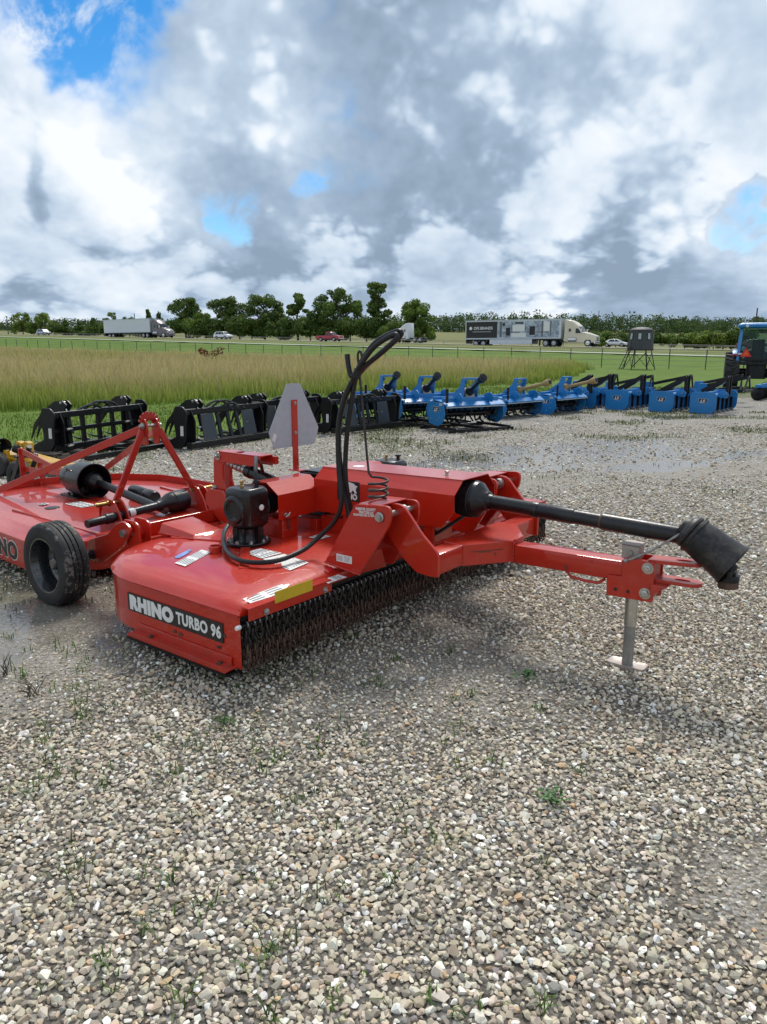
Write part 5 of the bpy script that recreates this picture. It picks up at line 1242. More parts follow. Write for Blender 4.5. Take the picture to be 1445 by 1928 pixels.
# ================================================================== blue box blades
def box_blade(label):
    t = thing('box_blade', label, 'box blade', (0, 0, 0), 0, 'blue box blades in the implement row'); W_ = 1.72
    pr = rnd_poly([(-.30, .0), (.20, .0), (.29, .12), (.30, .44), (.24, .50), (-.24, .50), (-.30, .46)], [.02, .05, .05, .06, .04, .03, .03])
    for y in (0, W_): MB().prism(pr, 'y', y, y+.014).build('side_plate', 'blue', t, .003)
    badge(t, .0, 0, .30, .20, .10)
    mb = MB(); mb.prism([(-.20, .0), (-.19, .0), (-.23, .15), (-.21, .32), (-.14, .46), (-.15, .47), (-.225, .33), (-.245, .15)], 'y', .016, W_-.002); mb.build('mouldboard', 'blue', t)
    mb = MB(); mb.prism([(.0, .0), (.012, .0), (.03, .20), (-.02, .40), (-.035, .40), (.015, .20)], 'y', .016, W_-.002); mb.build('inner_mouldboard', 'blue', t)
    MB().bar((.12, .016, .36), (.12, W_-.002, .36), .09, .09).build('scarifier_bar', 'blue', t, .006)
    mb = MB(); mb.box(-.16, .16, .05, W_-.05, .405, .42); mb.build('top_plate', 'blue', t, .003)
    for i in range(5):
        y = .16+i*(W_-.32)/4
        s_ = MB().bar((.20, y, .44), (.20, y, .06), .025, .06, (1, 0, 0)).build('shank', 'blacksat', t, .003)
        mb = MB(); mb.prism([(.17, .07), (.23, .07), (.31, -.005), (.27, -.005), (.18, .03)], 'y', y-.018, y+.018); mb.build('tooth', 'greysteel', s_)
    for s_ in (-1, 1):
        y = W_*.5+s_*.09
        MB().bar((.30, y, .40), (.30, y, .86), .03, .075, (1, 0, 0)).build('mast', 'blacksat', t, .002)
        MB().bar((.32, y+s_*.012, .82), (-.26, y+s_*.10, .49), .03, .085).build('mast_brace', 'blacksat', t, .002)
        y = W_*.5+s_*.36
        MB().prism(rnd_poly([(.16, .38), (.38, .34), (.42, .44), (.34, .52), (.18, .50)], .03), 'y', y-.01, y+.01).build('hitch_lug', 'blue', t, .003)
    MB().cyl((.30, W_*.5-.12, .84), (.30, W_*.5+.12, .84), .014, 10).build('pin', 'steel', t)
    for s_ in (-1, 1): MB().cyl((.34, W_*.5+s_*.33, .44), (.34, W_*.5+s_*.46, .44), .013, 10).build('pin', 'steel', t)
    MB().bar((.31, W_*.5-.075, .78), (.02, W_*.5-.12, .50), .02, .012).build('tag_card', 'alu', t)
    return t
bl = ['blue box blade squeezed behind the last tan-shafted tiller', 'blue box blade with half hidden badge, second from the tillers', 'blue box blade with LS badge, third from the right of the front ones', 'blue box blade with LS badge, second from the right of the front ones', 'blue box blade with LS badge at the right end of the front ones']
bb = box_blade(bl[0]); place(bb, (4.45, 18.3, 0), YW)
for lb_, p in zip(bl[1:], ((5.15, 19.1), (5.80, 18.55), (6.68, 17.95), (7.46, 17.42))): place(copy_tree(bb), (*p, 0), R(-40), lb_)
# second rank: rear blades and a disc harrow
def rear_blade(label):
    t = thing('rear_blade', label, 'rear blade', (0, 0, 0), 0, 'blue rear blades behind the box blades'); W_ = 1.8
    mb = MB(); mb.prism([(-.55, .0), (-.52, .0), (-.58, .16), (-.55, .34), (-.57, .34), (-.60, .16)], 'y', 0, W_); mb.build('blade', 'blue', t)
    MB().bar((-.56, W_/2, .30), (.55, W_/2, .42), .09, .09).build('boom', 'blacksat', t, .005)
    mb = MB(); mb.prism(rnd_poly([(-.75, .30), (-.45, .30), (-.48, .58), (-.70, .58)], .02), 'y', W_/2-.06, W_/2+.06); mb.build('turntable', 'blue', t, .004)
    for s_ in (-1, 1):
        MB().bar((.52, W_/2+s_*.34, .42), (.54, W_/2+s_*.04, .78), .07, .03, (1, 0, 0)).build('a_frame_bar', 'blacksat', t)
        MB().bar((.53, W_/2+s_*.05, .76), (-.60, W_/2+s_*.03, .50), .03, .08).build('brace', 'blacksat', t)
    MB().bar((.54, W_/2-.40, .42), (.54, W_/2+.40, .42), .06, .06).build('cross_bar', 'blacksat', t, .004)
    mb = MB(); mb.cyl((.54, W_/2-.5, .42), (.54, W_/2+.5, .42), .013, 8); mb.build('pin', 'steel', t); return t
rb = rear_blade('blue rear blade with black boom behind the middle box blades'); place(rb, (6.5, 20.2, 0), R(-30))
place(copy_tree(rb), (7.6, 20.4, 0), R(-34), 'blue rear blade with black boom behind the rightmost box blade')
place(copy_tree(rb), (9.3, 20.8, 0), R(-28), 'blue rear blade with black boom just in front of the tractor')
place(copy_tree(rb), (8.6, 19.3, 0), R(-38), 'blue rear blade right behind the last box blade, nearest of the rear blades')
place(copy_tree(rb), (5.7, 20.9, 0), R(-32), 'blue rear blade farthest left of the rear blades')
dh = thing('disc_harrow', 'blue disc harrow with black discs in front of the tractor', 'disc harrow', (11.2, 21.8, 0), R(-35))
MB().bar((-.3, 0, .42), (-.3, 1.7, .42), .09, .09).build('frame_bar', 'blue', dh, .004); MB().bar((.45, 0, .42), (.45, 1.7, .42), .09, .09).build('frame_bar', 'blue', dh, .004)
for y in (.05, .85, 1.6): MB().bar((-.3, y, .42), (.9, y, .44), .07, .07).build('frame_rail', 'blue', dh, .004)
for x in (-.3, .45):
    MB().cyl((x, 0, .2), (x, 1.7, .2), .02, 8).build('axle', 'blacksat', dh)
    for i in range(7): MB().lathe([(.02, -.01), (.12, .0), (.20, .03), (.202, .034), (.12, .008), (.02, 0)], (x, .1+i*.25, .2), (.35, .94, 0), 20, cap=False).build('disc', 'blacksat', dh, angle=20)
for s_ in (-1, 1): MB().bar((.9, .85+s_*.35, .44), (.92, .85+s_*.04, .95), .05, .015, (1, 0, 0)).build('a_frame_bar', 'blacksat', dh)
MB().bar((.92, .85, .93), (-.3, .85, .48), .05, .014).build('brace', 'blacksat', dh)
# ================================================================== blue tractor, seen from behind
tr = thing('tractor', 'blue cab tractor with orange slow vehicle triangle, cut by the right edge', 'tractor', (13.95, 28.2, tz(13.95, 28.2)), R(67))
def lug_tyre(R0, w, rim, n=20):
    mb = MB(); mb.lathe([(rim, .03), (R0*.80, 0), (R0*.93, .03), (R0*.955, w*.5), (R0*.93, w-.03), (R0*.80, w), (rim, w-.03)], (0, 0, 0), (0, 1, 0), 44, cap=False)
    for i in range(n):
        for s_ in (0, 1):
            a = 2*math.pi*(i+.5*s_)/n; pts = []
            y0, y1 = (.012, w*.54) if s_ == 0 else (w-.012, w*.46); da = .16
            p = [Vector((R0*.93*math.cos(a), y0, R0*.93*math.sin(a))), Vector((R0*.965*math.cos(a+da), y1, R0*.965*math.sin(a+da)))]
            mb.bar(p[0], p[1], .055, .075, Vector((math.cos(a), 0, math.sin(a))))
    return mb
tm = lug_tyre(.70, .50, .34).mesh('rear_wheel', 'tyre'); rm = MB().lathe([(.34, .02), (.33, .06), (.28, .12), (.10, .14), (.02, .12)], (0, 0, 0), (0, 1, 0), 32).mesh('rim', 'blue')
for y in (-1.08, .58):
    o = bpy.data.objects.new('rear_wheel', tm); C.objects.link(o); o.parent = tr; o.location = (0, y, .70)
    q = bpy.data.objects.new('rim', rm); C.objects.link(q); q.parent = o; q.location = (0, .0 if y < 0 else .50, 0); q.rotation_euler = (0, 0, 0 if y < 0 else math.pi)
fm = lug_tyre(.46, .30, .24, 16).mesh('front_wheel', 'tyre')
for y in (-.90, .60):
    o = bpy.data.objects.new('front_wheel', fm); C.objects.link(o); o.parent = tr; o.location = (1.9, y, .46)
mb = MB(); mb.box(-.25, 2.3, -.22, .22, .55, .95); mb.box(-.40, .35, -.32, .32, .42, .95); mb.cyl((0, -.62, .68), (0, .62, .68), .12, 14); mb.cyl((1.9, -.62, .46), (1.9, .62, .46), .08, 12); mb.build('chassis', 'blacksat', tr, .02)
mb = MB(); mb.loft([[Vector((x, y*k, z)) for y, z in ((-.40, .9), (.40, .9), (.40, 1.35), (.28, 1.45), (-.28, 1.45), (-.40, 1.35))] for x, k, in ((.75, 1.), (2.0, .96), (2.45, .8))]); mb.build('hood', 'blue', tr, .03)
for s_ in (-1, 1):                                    # fenders wrapping the wheel tops
    mb = MB(); arc = [(.80*math.cos(a), .70+.80*math.sin(a)) for a in np.linspace(.6, 2.25, 12)]; arc2 = [(.765*math.cos(a), .70+.765*math.sin(a)) for a in np.linspace(2.25, .6, 12)]
    mb.prism(arc+arc2, 'y', *sorted((s_*.50, s_*.86))); f_ = mb.build('fender', 'blue', tr, .01)
    MB().box(-.60, -.545, *sorted((s_*.70, s_*.84)), 1.27, 1.33).build('tail_lamp', 'redrefl', f_)
    MB().box(-.56, -.505, *sorted((s_*.53, s_*.68)), 1.30, 1.36).build('fender_badge', 'vwhite', f_)
m = Mat('tinted_cab_glass'); m.set(Base_Color=(.50, .66, .62), Roughness=.02, Transmission_Weight=.95, IOR=1.15, Specular_IOR_Level=.7); M['cabglass'] = m.m
def cabx(z): return -.55+.30*(z-1.0)                  # rear screen leans forward
H0, H1 = 1.02, 2.28
for s_ in (-1, 1):
    mb = MB(); mb.bar((cabx(H0), s_*.68, H0), (cabx(H1), s_*.60, H1), .09, .09); mb.bar((.95, s_*.68, H0), (.72, s_*.60, H1), .07, .07); mb.bar((.15, s_*.69, H0), (.15, s_*.61, H1), .05, .05); mb.build('cab_pillar', 'blue', tr, .01)
    mb = MB(); panel(mb, [(cabx(H0)+.03, s_*.675, H0), (.93, s_*.675, H0), (.70, s_*.60, H1), (cabx(H1)+.03, s_*.60, H1)], .006); mb.build('side_window', 'cabglass', tr)
mb = MB(); panel(mb, [(cabx(1.15), -.62, 1.15), (cabx(1.15), .62, 1.15), (cabx(2.2), .56, 2.2), (cabx(2.2), -.56, 2.2)], .006); mb.build('rear_window', 'cabglass', tr)
mb = MB(); panel(mb, [(.93, -.62, 1.3), (.93, .62, 1.3), (.72, .56, 2.24), (.72, -.56, 2.24)], .006); mb.build('windscreen', 'cabglass', tr)
mb = MB(); mb.box(-.52, .95, -.66, .66, .93, 1.06); mb.bar((cabx(1.12), -.66, 1.12), (cabx(1.12), .66, 1.12), .08, .10); mb.build('cab_floor', 'blacksat', tr, .01)
mb = MB(); mb.loft([[Vector((x, y, z)) for x, y in rnd_poly([(-.36-k, -.70-k), (.95+k, -.70-k), (.95+k, .70+k), (-.36-k, .70+k)], .12, 3)] for k, z in ((-.02, 2.25), (.04, 2.29), (.05, 2.36), (.0, 2.43), (-.10, 2.455))]); rf = mb.build('roof', 'blue', tr, angle=40)
mb = MB()
for s_ in (-1, 1): mb.lathe([(.055, 0), (.055, .03), (.03, .05)], (-.40, s_*.45, 2.33), (-1, 0, 0), 12)
mb.build('work_lamp', 'light_lens', rf)
mb = MB(); mb.box(.10, .35, -.22, .22, 1.05, 1.25); mb.bar((.02, 0, 1.25), (-.10, 0, 1.85), .42, .09, (1, 0, 0)); mb.build('seat', 'blacksat', tr, .03)
mb = MB(); mb.lathe([(.19, 0), (.20, .01), (.19, .02)], (.62, 0, 1.55), (-.5, 0, .85), 20, cap=False); mb.cyl((.75, 0, 1.2), (.62, 0, 1.55), .03, 8); mb.build('steering_wheel', 'blacksat', tr)
mb = MB(); P = rnd_poly([(-.20, .0), (.20, .0), (.0, .35)], .03); mb.prism([(y+.42, 1.22+z) for y, z in P], 'x', -.64, -.632); sv = mb.build('slow_vehicle_triangle', 'redrefl', tr)
mb = MB(); P = [(-.115, .05), (.115, .05), (.0, .25)]; mb.prism([(y+.42, 1.22+z) for y, z in P], 'x', -.642, -.6405); mb.build('triangle_centre', 'orange', sv)
mb = MB()
for s_ in (-1, 1): mb.bar((-.35, s_*.30, .55), (-1.15, s_*.38, .48), .05, .07); mb.bar((-.40, s_*.34, 1.0), (-.85, s_*.36, .52), .035, .035)
mb.bar((-.40, 0, .95), (-1.0, 0, .90), .05, .05); mb.box(-.5, -.4, -.25, .25, .45, .9); mb.build('hitch_linkage', 'blacksat', tr, .005)

# ================================================================== hunting blind on a tower
hb = thing('hunting_blind', 'dark grey round hunting blind on a steel tower with ladder', 'hunting blind', (19.0, 56.0, tz(19, 56)), R(12))
prof = [(.90, 1.42), (.93, 1.45), (.86, 2.2), (.80, 2.75), (.84, 2.78), (.82, 2.86), (.66, 2.97), (.35, 3.04), (.01, 3.06)]
MB().lathe(prof, (0, 0, 0), (0, 0, 1), 28, cap=False).build('shell', 'darkplastic', hb, angle=25)
MB().lathe([(.91, 1.36), (.95, 1.40), (.91, 1.43)], (0, 0, 0), (0, 0, 1), 28).build('floor', 'darkplastic', hb)
for a in range(8):
    an = R(-90+a*45+8); nx_, ny_ = math.cos(an), math.sin(an); r_ = .835; c_ = Vector((nx_*r_, ny_*r_, 2.38)); t_ = Vector((-ny_, nx_, 0)); u_ = Vector((-nx_*.10, -ny_*.10, 1)).normalized()
    mb = MB(); nn = Vector((nx_, ny_, .1)).normalized()
    panel(mb, [c_-t_*.13-u_*.24+nn*.01, c_+t_*.13-u_*.24+nn*.01, c_+t_*.13+u_*.24+nn*.01, c_-t_*.13+u_*.24+nn*.01], .02); w_ = mb.build('window_frame', 'blacksat', hb)
    mb = MB(); panel(mb, [c_-t_*.10-u_*.21+nn*.032, c_+t_*.10-u_*.21+nn*.032, c_+t_*.10+u_*.21+nn*.032, c_-t_*.10+u_*.21+nn*.032], .004); mb.build('pane', 'alu', w_)
legs = [(math.cos(R(a)), math.sin(R(a))) for a in (-150, -90, -30, 30, 90, 150)]
for a, b in legs: MB().cyl((a*.78, b*.78, 1.38), (a*1.12, b*1.12, -.05), .032, 8).build('leg', 'blacksat', hb)
for i in range(6):
    a, b = legs[i], legs[(i+1) % 6]
    for z0, z1 in ((.15, 1.2), (1.2, .15)): MB().cyl((a[0]*(1.08-.22*z0), a[1]*(1.08-.22*z0), z0), (b[0]*(1.08-.22*z1), b[1]*(1.08-.22*z1), z1), .018, 6).build('brace', 'blacksat', hb)
ld = MB()
for s_ in (-.2, .2): ld.cyl((-1.9, -.6+s_, -.05), (-1.0, -.35+s_, 1.6), .028, 8)
for k in range(6): u = (k+.6)/6.5; ld.cyl((-1.9+.9*u, -.8+.25*u, 1.65*u-.05), (-1.9+.9*u, -.4+.25*u, 1.65*u-.05), .02, 6)
ld.build('ladder', 'blacksat', hb); mb = MB(); mb.bar((-1.25, -.35, 1.38), (-.6, -.3, 1.38), .5, .04); mb.cyl((-1.1, -.1, 1.38), (-1.1, -.1, 2.1), .02, 6); mb.cyl((-1.1, -.6, 1.38), (-1.1, -.6, 2.1), .02, 6); mb.build('landing', 'blacksat', hb)

# ================================================================== fence
fe = thing('fence', 'long wire fence on green steel posts between lawn and service road', 'fence', (0, 0, 0))
pm = MB().bar((0, 0, -.1), (0, 0, 1.5), .055, .055, (1, 0, 0)).mesh('post', 'greenpost')
FS = np.arange(-9.5, 150, 2.62); FW = 60.2
for s in FS:
    x, y = sw(s, FW); o = bpy.data.objects.new('post', pm); C.objects.link(o); o.parent = fe; o.location = (x, y, tz(x, y)); o.rotation_euler = (random.uniform(-.03, .03), random.uniform(-.03, .03), 0)
for h in (.25, .62, .98, 1.25, 1.46):
    mb = MB(); pts = []
    for s in np.arange(-9.5, 148, 5.24): x, y = sw(s, FW); pts.append((x, y, tz(x, y)+h))
    mb.tube(pts, .011 if h < 1.4 else .016, 4); mb.build('wire', 'wire', fe)
# guard rail of the far carriageway
gr = thing('guard_rail', 'low steel cable barrier running along the far side of the highway', 'guard rail', (0, 0, 0))
gm = MB().bar((0, 0, 0), (0, 0, .8), .12, .12, (1, 0, 0)).mesh('post', 'greysteel')
for s in np.arange(0, 210, 6.0):
    x, y = sw(s, 128); o = bpy.data.objects.new('post', gm); C.objects.link(o); o.parent = gr; o.location = (x, y, tz(x, y))
for h in (.55, .72):
    mb = MB(); mb.tube([(*sw(s, 128), tz(*sw(s, 128))+h) for s in np.arange(0, 210, 12.)], .03, 4); mb.build('cable', 'greysteel', gr)

# ================================================================== road vehicles: length along local x, facing +x
HY_YAW = math.atan2(-E1[1], -E1[0])                  # driving to the right
def wheel_set(t, xs, ys, r, w, rimmat='vsilver', dual=False):
    tm_ = MB().lathe([(r*.62, 0), (r*.9, -.0), (r, w*.18), (r, w*.82), (r*.9, w), (r*.62, w)], (0, -w/2, 0), (0, 1, 0), 22).mesh('wheel', 'tyre', angle=40)
    rm_ = MB().lathe([(r*.62, 0), (r*.58, .02), (r*.3, -.01), (r*.1, -.02)], (0, -w/2-.004, 0), (0, 1, 0), 18).mesh('rim', rimmat)
    for x in xs:
        for s_ in (-1, 1):
            o = bpy.data.objects.new('wheel', tm_); C.objects.link(o); o.parent = t; o.location = (x, s_*ys, r); o.rotation_euler = (0, 0, 0 if s_ < 0 else math.pi)
            q = bpy.data.objects.new('rim', rm_); C.objects.link(q); q.parent = o
def car(label, mat, kind, group='vehicles on the highway'):
    L_, W_, H_ = {'suv': (4.6, 1.85, 1.68), 'sedan': (4.7, 1.82, 1.45), 'pickup': (5.9, 2.0, 1.92)}[kind]
    name = {'suv': 'sport_utility_vehicle', 'sedan': 'sedan_car', 'pickup': 'pickup_truck'}[kind]
    t = thing(name, label, {'suv': 'car', 'sedan': 'car', 'pickup': 'pickup'}[kind], (0, 0, 0), 0, group)
    wr = .40 if kind == 'pickup' else .34; hl = L_/2; wb = L_*.295; sill = .30 if kind != 'pickup' else .45
    belt = {'suv': 1.02, 'sedan': .92, 'pickup': 1.15}[kind]
    def arch(cx): return [(cx+(wr+.07)*math.cos(a), wr+(wr+.07)*math.sin(a)) for a in np.linspace(math.pi-.25, .25, 9)]
    low = [(-hl+.02, sill+.1)]+[(-hl+.05, sill)]+arch(-wb)+arch(wb)+[(hl-.06, sill), (hl, sill+.12)]
    if kind == 'pickup': topp = [(hl, 1.0), (hl-.08, 1.12), (hl-1.35, 1.22), (hl-1.4, belt), (-hl+.02, belt)]
    elif kind == 'suv': topp = [(hl, .75), (hl-.12, .92), (hl-1.0, 1.06), (-hl+.02, belt+.05), (-hl, .8)]
    else: topp = [(hl, .62), (hl-.15, .76), (hl-1.15, .94), (-hl+.55, .98), (-hl+.03, .92), (-hl, .7)]
    mb = MB(); P = low+topp; n = len(P); R0 = [Vector((x, -W_/2+(.0 if z < belt-.1 else .05), z)) for x, z in P]; R1 = [Vector((x, W_/2-(.0 if z < belt-.1 else .05), z)) for x, z in P]
    mb.loft([R0, R1]); body = mb.build('body', mat, t, .03, 40)
    g = {'pickup': ((-.55, belt-.02), (1.50, belt+.02), (.75, H_-.06), (.45, H_), (-.35, H_), (-.48, H_-.08)), 'suv': ((-hl+.06, belt), (1.42, belt), (.62, H_-.05), (.3, H_), (-1.5, H_-.02), (-hl+.35, H_-.12)), 'sedan': ((-hl+.45, belt), (1.25, belt-.02), (.40, H_-.04), (.1, H_), (-.75, H_-.02), (-1.15, H_-.10))}[kind]
    mb = MB(); tp = [z for _, z in g]
    def yy(z): return W_/2-.07-.20*(z-belt)/(H_-belt)
    mb.loft([[Vector((x, -yy(z), z)) for x, z in g], [Vector((x, yy(z), z)) for x, z in g]]); cab = mb.build('cabin', mat, t, .03, 40)
    def quadwin(name, pts, s_):
        mb = MB(); panel(mb, [Vector((x, s_*(yy(z)+.006), z)) for x, z in pts], .008*(1 if s_ < 0 else -1)); return mb.build(name, 'glass', cab)
    zt = H_-.10; zb = belt+.04
    if kind == 'pickup': wins = (((.48, zb), (1.28, zb), (.72, zt-.02), (.48, zt)), ((-.42, zb), (.38, zb), (.38, zt), (-.34, zt)))
    elif kind == 'suv': wins = (((.30, zb), (1.16, zb), (.55, zt-.02), (.30, zt)), ((-.80, zb), (.20, zb), (.20, zt), (-.80, zt)), ((-1.85, zb), (-.90, zb), (-.90, zt), (-1.55, zt-.03)))
    else: wins = (((.08, zb), (1.0, zb), (.36, zt-.02), (.08, zt)), ((-1.15, zb), (-.02, zb), (-.02, zt), (-.85, zt-.02)))
    for w_ in wins:
        for s_ in (-1, 1): quadwin('side_window', w_, s_)
    a, b = (g[1], g[2]); mb = MB(); k0, k1 = .1, .88
    p0 = (a[0]+(b[0]-a[0])*k0+.012, a[1]+(b[1]-a[1])*k0+.01); p1 = (a[0]+(b[0]-a[0])*k1+.012, a[1]+(b[1]-a[1])*k1+.01)
    panel(mb, [(p0[0], -yy(p0[1])+.07, p0[1]), (p0[0], yy(p0[1])-.07, p0[1]), (p1[0], yy(p1[1])-.07, p1[1]), (p1[0], -yy(p1[1])+.07, p1[1])], .008); mb.build('windscreen', 'glass', cab)
    mb = MB(); mb.box(hl-.04, hl+.03, -W_/2+.12, W_/2-.12, sill+.05, sill+.22); mb.box(-hl-.03, -hl+.06, -W_/2+.12, W_/2-.12, sill+.05, sill+.22); mb.build('bumper', 'darkplastic' if kind != 'pickup' else 'chrome', t, .02)
    for s_ in (-1, 1):
        MB().box(hl-.10, hl+.012, *sorted((s_*(W_/2-.42), s_*(W_/2-.06))), belt-.34, belt-.20).build('headlight', 'light_lens', t)
        MB().box(-hl-.012, -hl+.06, *sorted((s_*(W_/2-.25), s_*(W_/2-.05))), belt-.28, belt-.08).build('tail_light', 'redrefl', t)
    if kind == 'pickup':
        mb = MB(); mb.box(-hl+.12, -.65, -W_/2+.14, W_/2-.14, belt+.001, belt+.012); mb.build('bed', 'decal', t)
    MB().box(-hl+.1, hl-.1, -W_/2+.12, W_/2-.12, .26, sill+.35).build('underbody', 'decal', t)
    wheel_set(t, (-wb, wb), W_/2-.13, wr, .24); return t
def on_hwy(o, s, w, yaw=HY_YAW, sc=1.):
    x, y = sw(s, w); o.location = (x, y, tz(x, y)+.11); o.rotation_euler = (0, 0, yaw); o.scale = (sc, sc, sc); return o
def semi(label, cabmat, trailer, kind):
    """tractor unit, with or without its box trailer; nose at +x"""
    t = thing('semi_truck', label, 'truck', (0, 0, 0), 0, 'trucks on the highway'); W_ = 2.5
    side = [(2.9, .55), (3.0, 1.0), (2.92, 1.55), (1.55, 2.02), (.95, 2.12), (.35, 2.95), (-.35, 3.55), (-1.0, 3.85), (-1.65, 3.95), (-1.72, 3.9), (-1.72, .75), (-.9, .62), (.7, .55), (.85, .55)]
    def hw(x, z): return 1.22-(.18 if z > 2.2 else 0)*(z-2.2)/1.7-(max(0, x-.9)*.13)
    mb = MB(); mb.loft([[Vector((x, -hw(x, z), z)) for x, z in side], [Vector((x, hw(x, z), z)) for x, z in side]]); cab = mb.build('cab', cabmat, t, .05, 45)
    for s_ in (-1, 1):
        for nm, P in (('side_window', [(.05, 1.95), (.92, 1.95), (.42, 2.62), (.05, 2.62)]), ('sleeper_window', [(-1.0, 2.2), (-.70, 2.2), (-.70, 2.6), (-1.0, 2.6)])):
            mb = MB(); panel(mb, [Vector((x, s_*(hw(x, z)+.012), z)) for x, z in P], .012*(1 if s_ < 0 else -1)); mb.build(nm, 'glass', cab)
        mb = MB(); mb.cyl((.2, s_*1.22, 1.0), (-1.0, s_*1.22, 1.0), .30, 14); mb.build('fuel_tank', 'chrome', t, .02)
        MB().box(2.72, 3.0, *sorted((s_*.95, s_*.60)), 1.0, 1.28).build('headlight', 'light_lens', t, .02)
        MB().box(.85, 1.0, *sorted((s_*1.42, s_*1.25)), 2.0, 2.55).build('mirror', 'vwhite', t, .02)
        arc = [(1.95+.66*math.cos(a), .52+.66*math.sin(a)) for a in np.linspace(.1, 3.04, 10)]; MB().prism(arc+[(1.95-.56, .55), (1.95-.4, .95), (1.95+.4, .95), (1.95+.56, .55)], 'y', *sorted((s_*.86, s_*1.23))).build('wheel_arch', cabmat, t, .01)
    mb = MB(); panel(mb, [(1.02, -.95, 2.16), (1.02, .95, 2.16), (.44, .92, 2.92), (.44, -.92, 2.92)], .02); mb.build('windscreen', 'glass', cab)
    MB().box(2.96, 3.03, -.5, .5, .75, 1.45).build('grille', 'chrome', cab, .01)
    MB().box(2.85, 3.08, -1.15, 1.15, .40, .72).build('bumper', 'chrome' if kind == 'b' else cabmat, t, .04)
    MB().box(-5.0, 1.6, -.45, .45, .62, .95).build('chassis', 'blacksat', t, .01)
    MB().lathe([(.5, 0), (.5, .12)], (-3.9, 0, 1.0), (0, 0, 1), 16).build('fifth_wheel', 'blacksat', t)
    wheel_set(t, (1.95,), 1.06, .52, .30, 'chrome'); wheel_set(t, (-3.25, -4.55), .98, .52, .55, 'vsilver')
    if trailer:
        x1, x0 = -2.15, -18.2; z0, z1 = 1.22, 4.05
        mb = MB(); mb.box(x0, x1, -1.28, 1.28, z0, z1); bx = mb.build('trailer_box', 'trailer', t, .03)
        mb = MB()
        for z in (z0-.005, z1+.002): mb.box(x0-.01, x1+.01, -1.295, 1.295, z-.07, z+.07)
        for x in (x0-.01, x1-.04): mb.box(x, x+.05, -1.297, 1.297, z0, z1)
        mb.build('trailer_rail', 'alu', bx)
        if kind == 'b':
            MB().box(x0+.15, x0+5.6, -1.2855, -1.2805, z0+.15, z1-.18).build('black_panel', 'decal', bx)
            MB().box(x0+5.6, x1-.3, -1.2855, -1.2805, z0+.15, z1-.18).build('picture_panel', 'mural', bx)
            lettering('lettering', 'OFS BRANDS', .62, 'white', bx, (x0+3.15, -1.288, 2.88), (1, 0, 0), (0, 0, 1), .012, .92, 0, .002)
            MB().lathe([(.26, 0), (.26, .004)], (x0+.95, -1.2855, 2.88), (0, -1, 0), 20).build('emblem', 'white', bx)
            mb = MB(); mb.box(x0+1.3, x0+4.5, -1.289, -1.286, 2.30, 2.38); mb.build('small_print', 'alu', bx)
            # flat print on the side: a bright office with desks and chairs
            for nm, mt, dep, rects in (('print_line', 'print', .003, ((6.0, 6.4, 1.5, 3.8), (8.0, 8.1, 2.2, 3.8), (10.3, 10.4, 2.2, 3.8), (12.9, 13.2, 1.5, 3.8), (14.3, 14.5, 1.6, 3.8), (6.6, 9.5, 2.15, 2.28), (10.6, 14.1, 2.1, 2.22))),
                                       ('print_chair', 'decal', .004, ((7.1, 7.8, 1.7, 2.9), (11.0, 11.9, 1.75, 3.05), (6.5, 6.9, 3.2, 3.6), (8.6, 10.0, 3.45, 3.7))),
                                       ('print_window', 'white', .0035, ((8.2, 10.2, 2.35, 3.3), (13.3, 14.2, 2.3, 3.7), (8.0, 10.4, 1.45, 2.05)))):
                for a, b, c, d_ in rects: MB().box(x0+a, x0+b, -1.286-dep, -1.286, c, d_).build(nm, mt, bx)
            MB().box(x0+4.3, x1-4.6, -1.24, -1.20, .42, 1.18).build('side_skirt', 'trailer', t, .01); MB().box(x0+4.3, x1-4.6, 1.20, 1.24, .42, 1.18).build('side_skirt', 'trailer', t, .01)
        mb = MB(); mb.box(x0+.3, x1-.3, -.5, .5, .95, 1.2); mb.box(x0+.05, x0+.15, -1.1, 1.1, .5, 1.15); mb.build('underframe', 'blacksat', t)
        mb = MB(); mb.box(x1-3.6, x1-3.4, -.9, -.7, .15, 1.2); mb.box(x1-3.6, x1-3.4, .7, .9, .15, 1.2); mb.build('landing_leg', 'blacksat', t)
        wheel_set(t, (x0+1.9, x0+3.2), 1.0, .52, .55, 'vsilver')
    return t
m = Mat('mural_print'); n_ = m.noise(.9, 4, .6); n2_ = m.noise(3.5, 3, .6)
m.set(Base_Color=m.ramp(m.mth('ADD', m.mth('MULTIPLY', n_, .6), m.mth('MULTIPLY', n2_, .4)), [(.35, (.14, .18, .23)), (.5, (.34, .40, .47)), (.62, (.58, .64, .70))]), Roughness=.5); M['mural'] = m.m
on_hwy(semi('white box-trailer truck with grey-brown cab on the highway at left', 'vgrey', True, 'a'), 132.3, 110.3)
on_hwy(semi('cream truck with black OFS BRANDS panel on its long trailer', 'vcream', True, 'b'), 39.2, 110.3)
on_hwy(semi('white truck tractor without trailer behind the raised hoses', 'vwhite', False, 'a'), 85.5, 135, HY_YAW+math.pi)
on_hwy(car('silver car farthest away on the highway, at the far left', 'vsilver', 'suv'), 177, 110.6, sc=.86)
on_hwy(car('white sport utility vehicle between the left truck and the red pickup', 'vwhite', 'suv'), 113.5, 110.3, sc=.88)
on_hwy(car('red crew-cab pickup truck on the highway', 'vred', 'pickup'), 85.8, 110, sc=.88)
on_hwy(car('white sedan just ahead of the cream truck', 'vwhite', 'sedan'), 40.4, 133, sc=.95)
on_hwy(car('dark maroon car partly hidden by the blue tractor', 'vmaroon', 'sedan'), 15.2, 112)

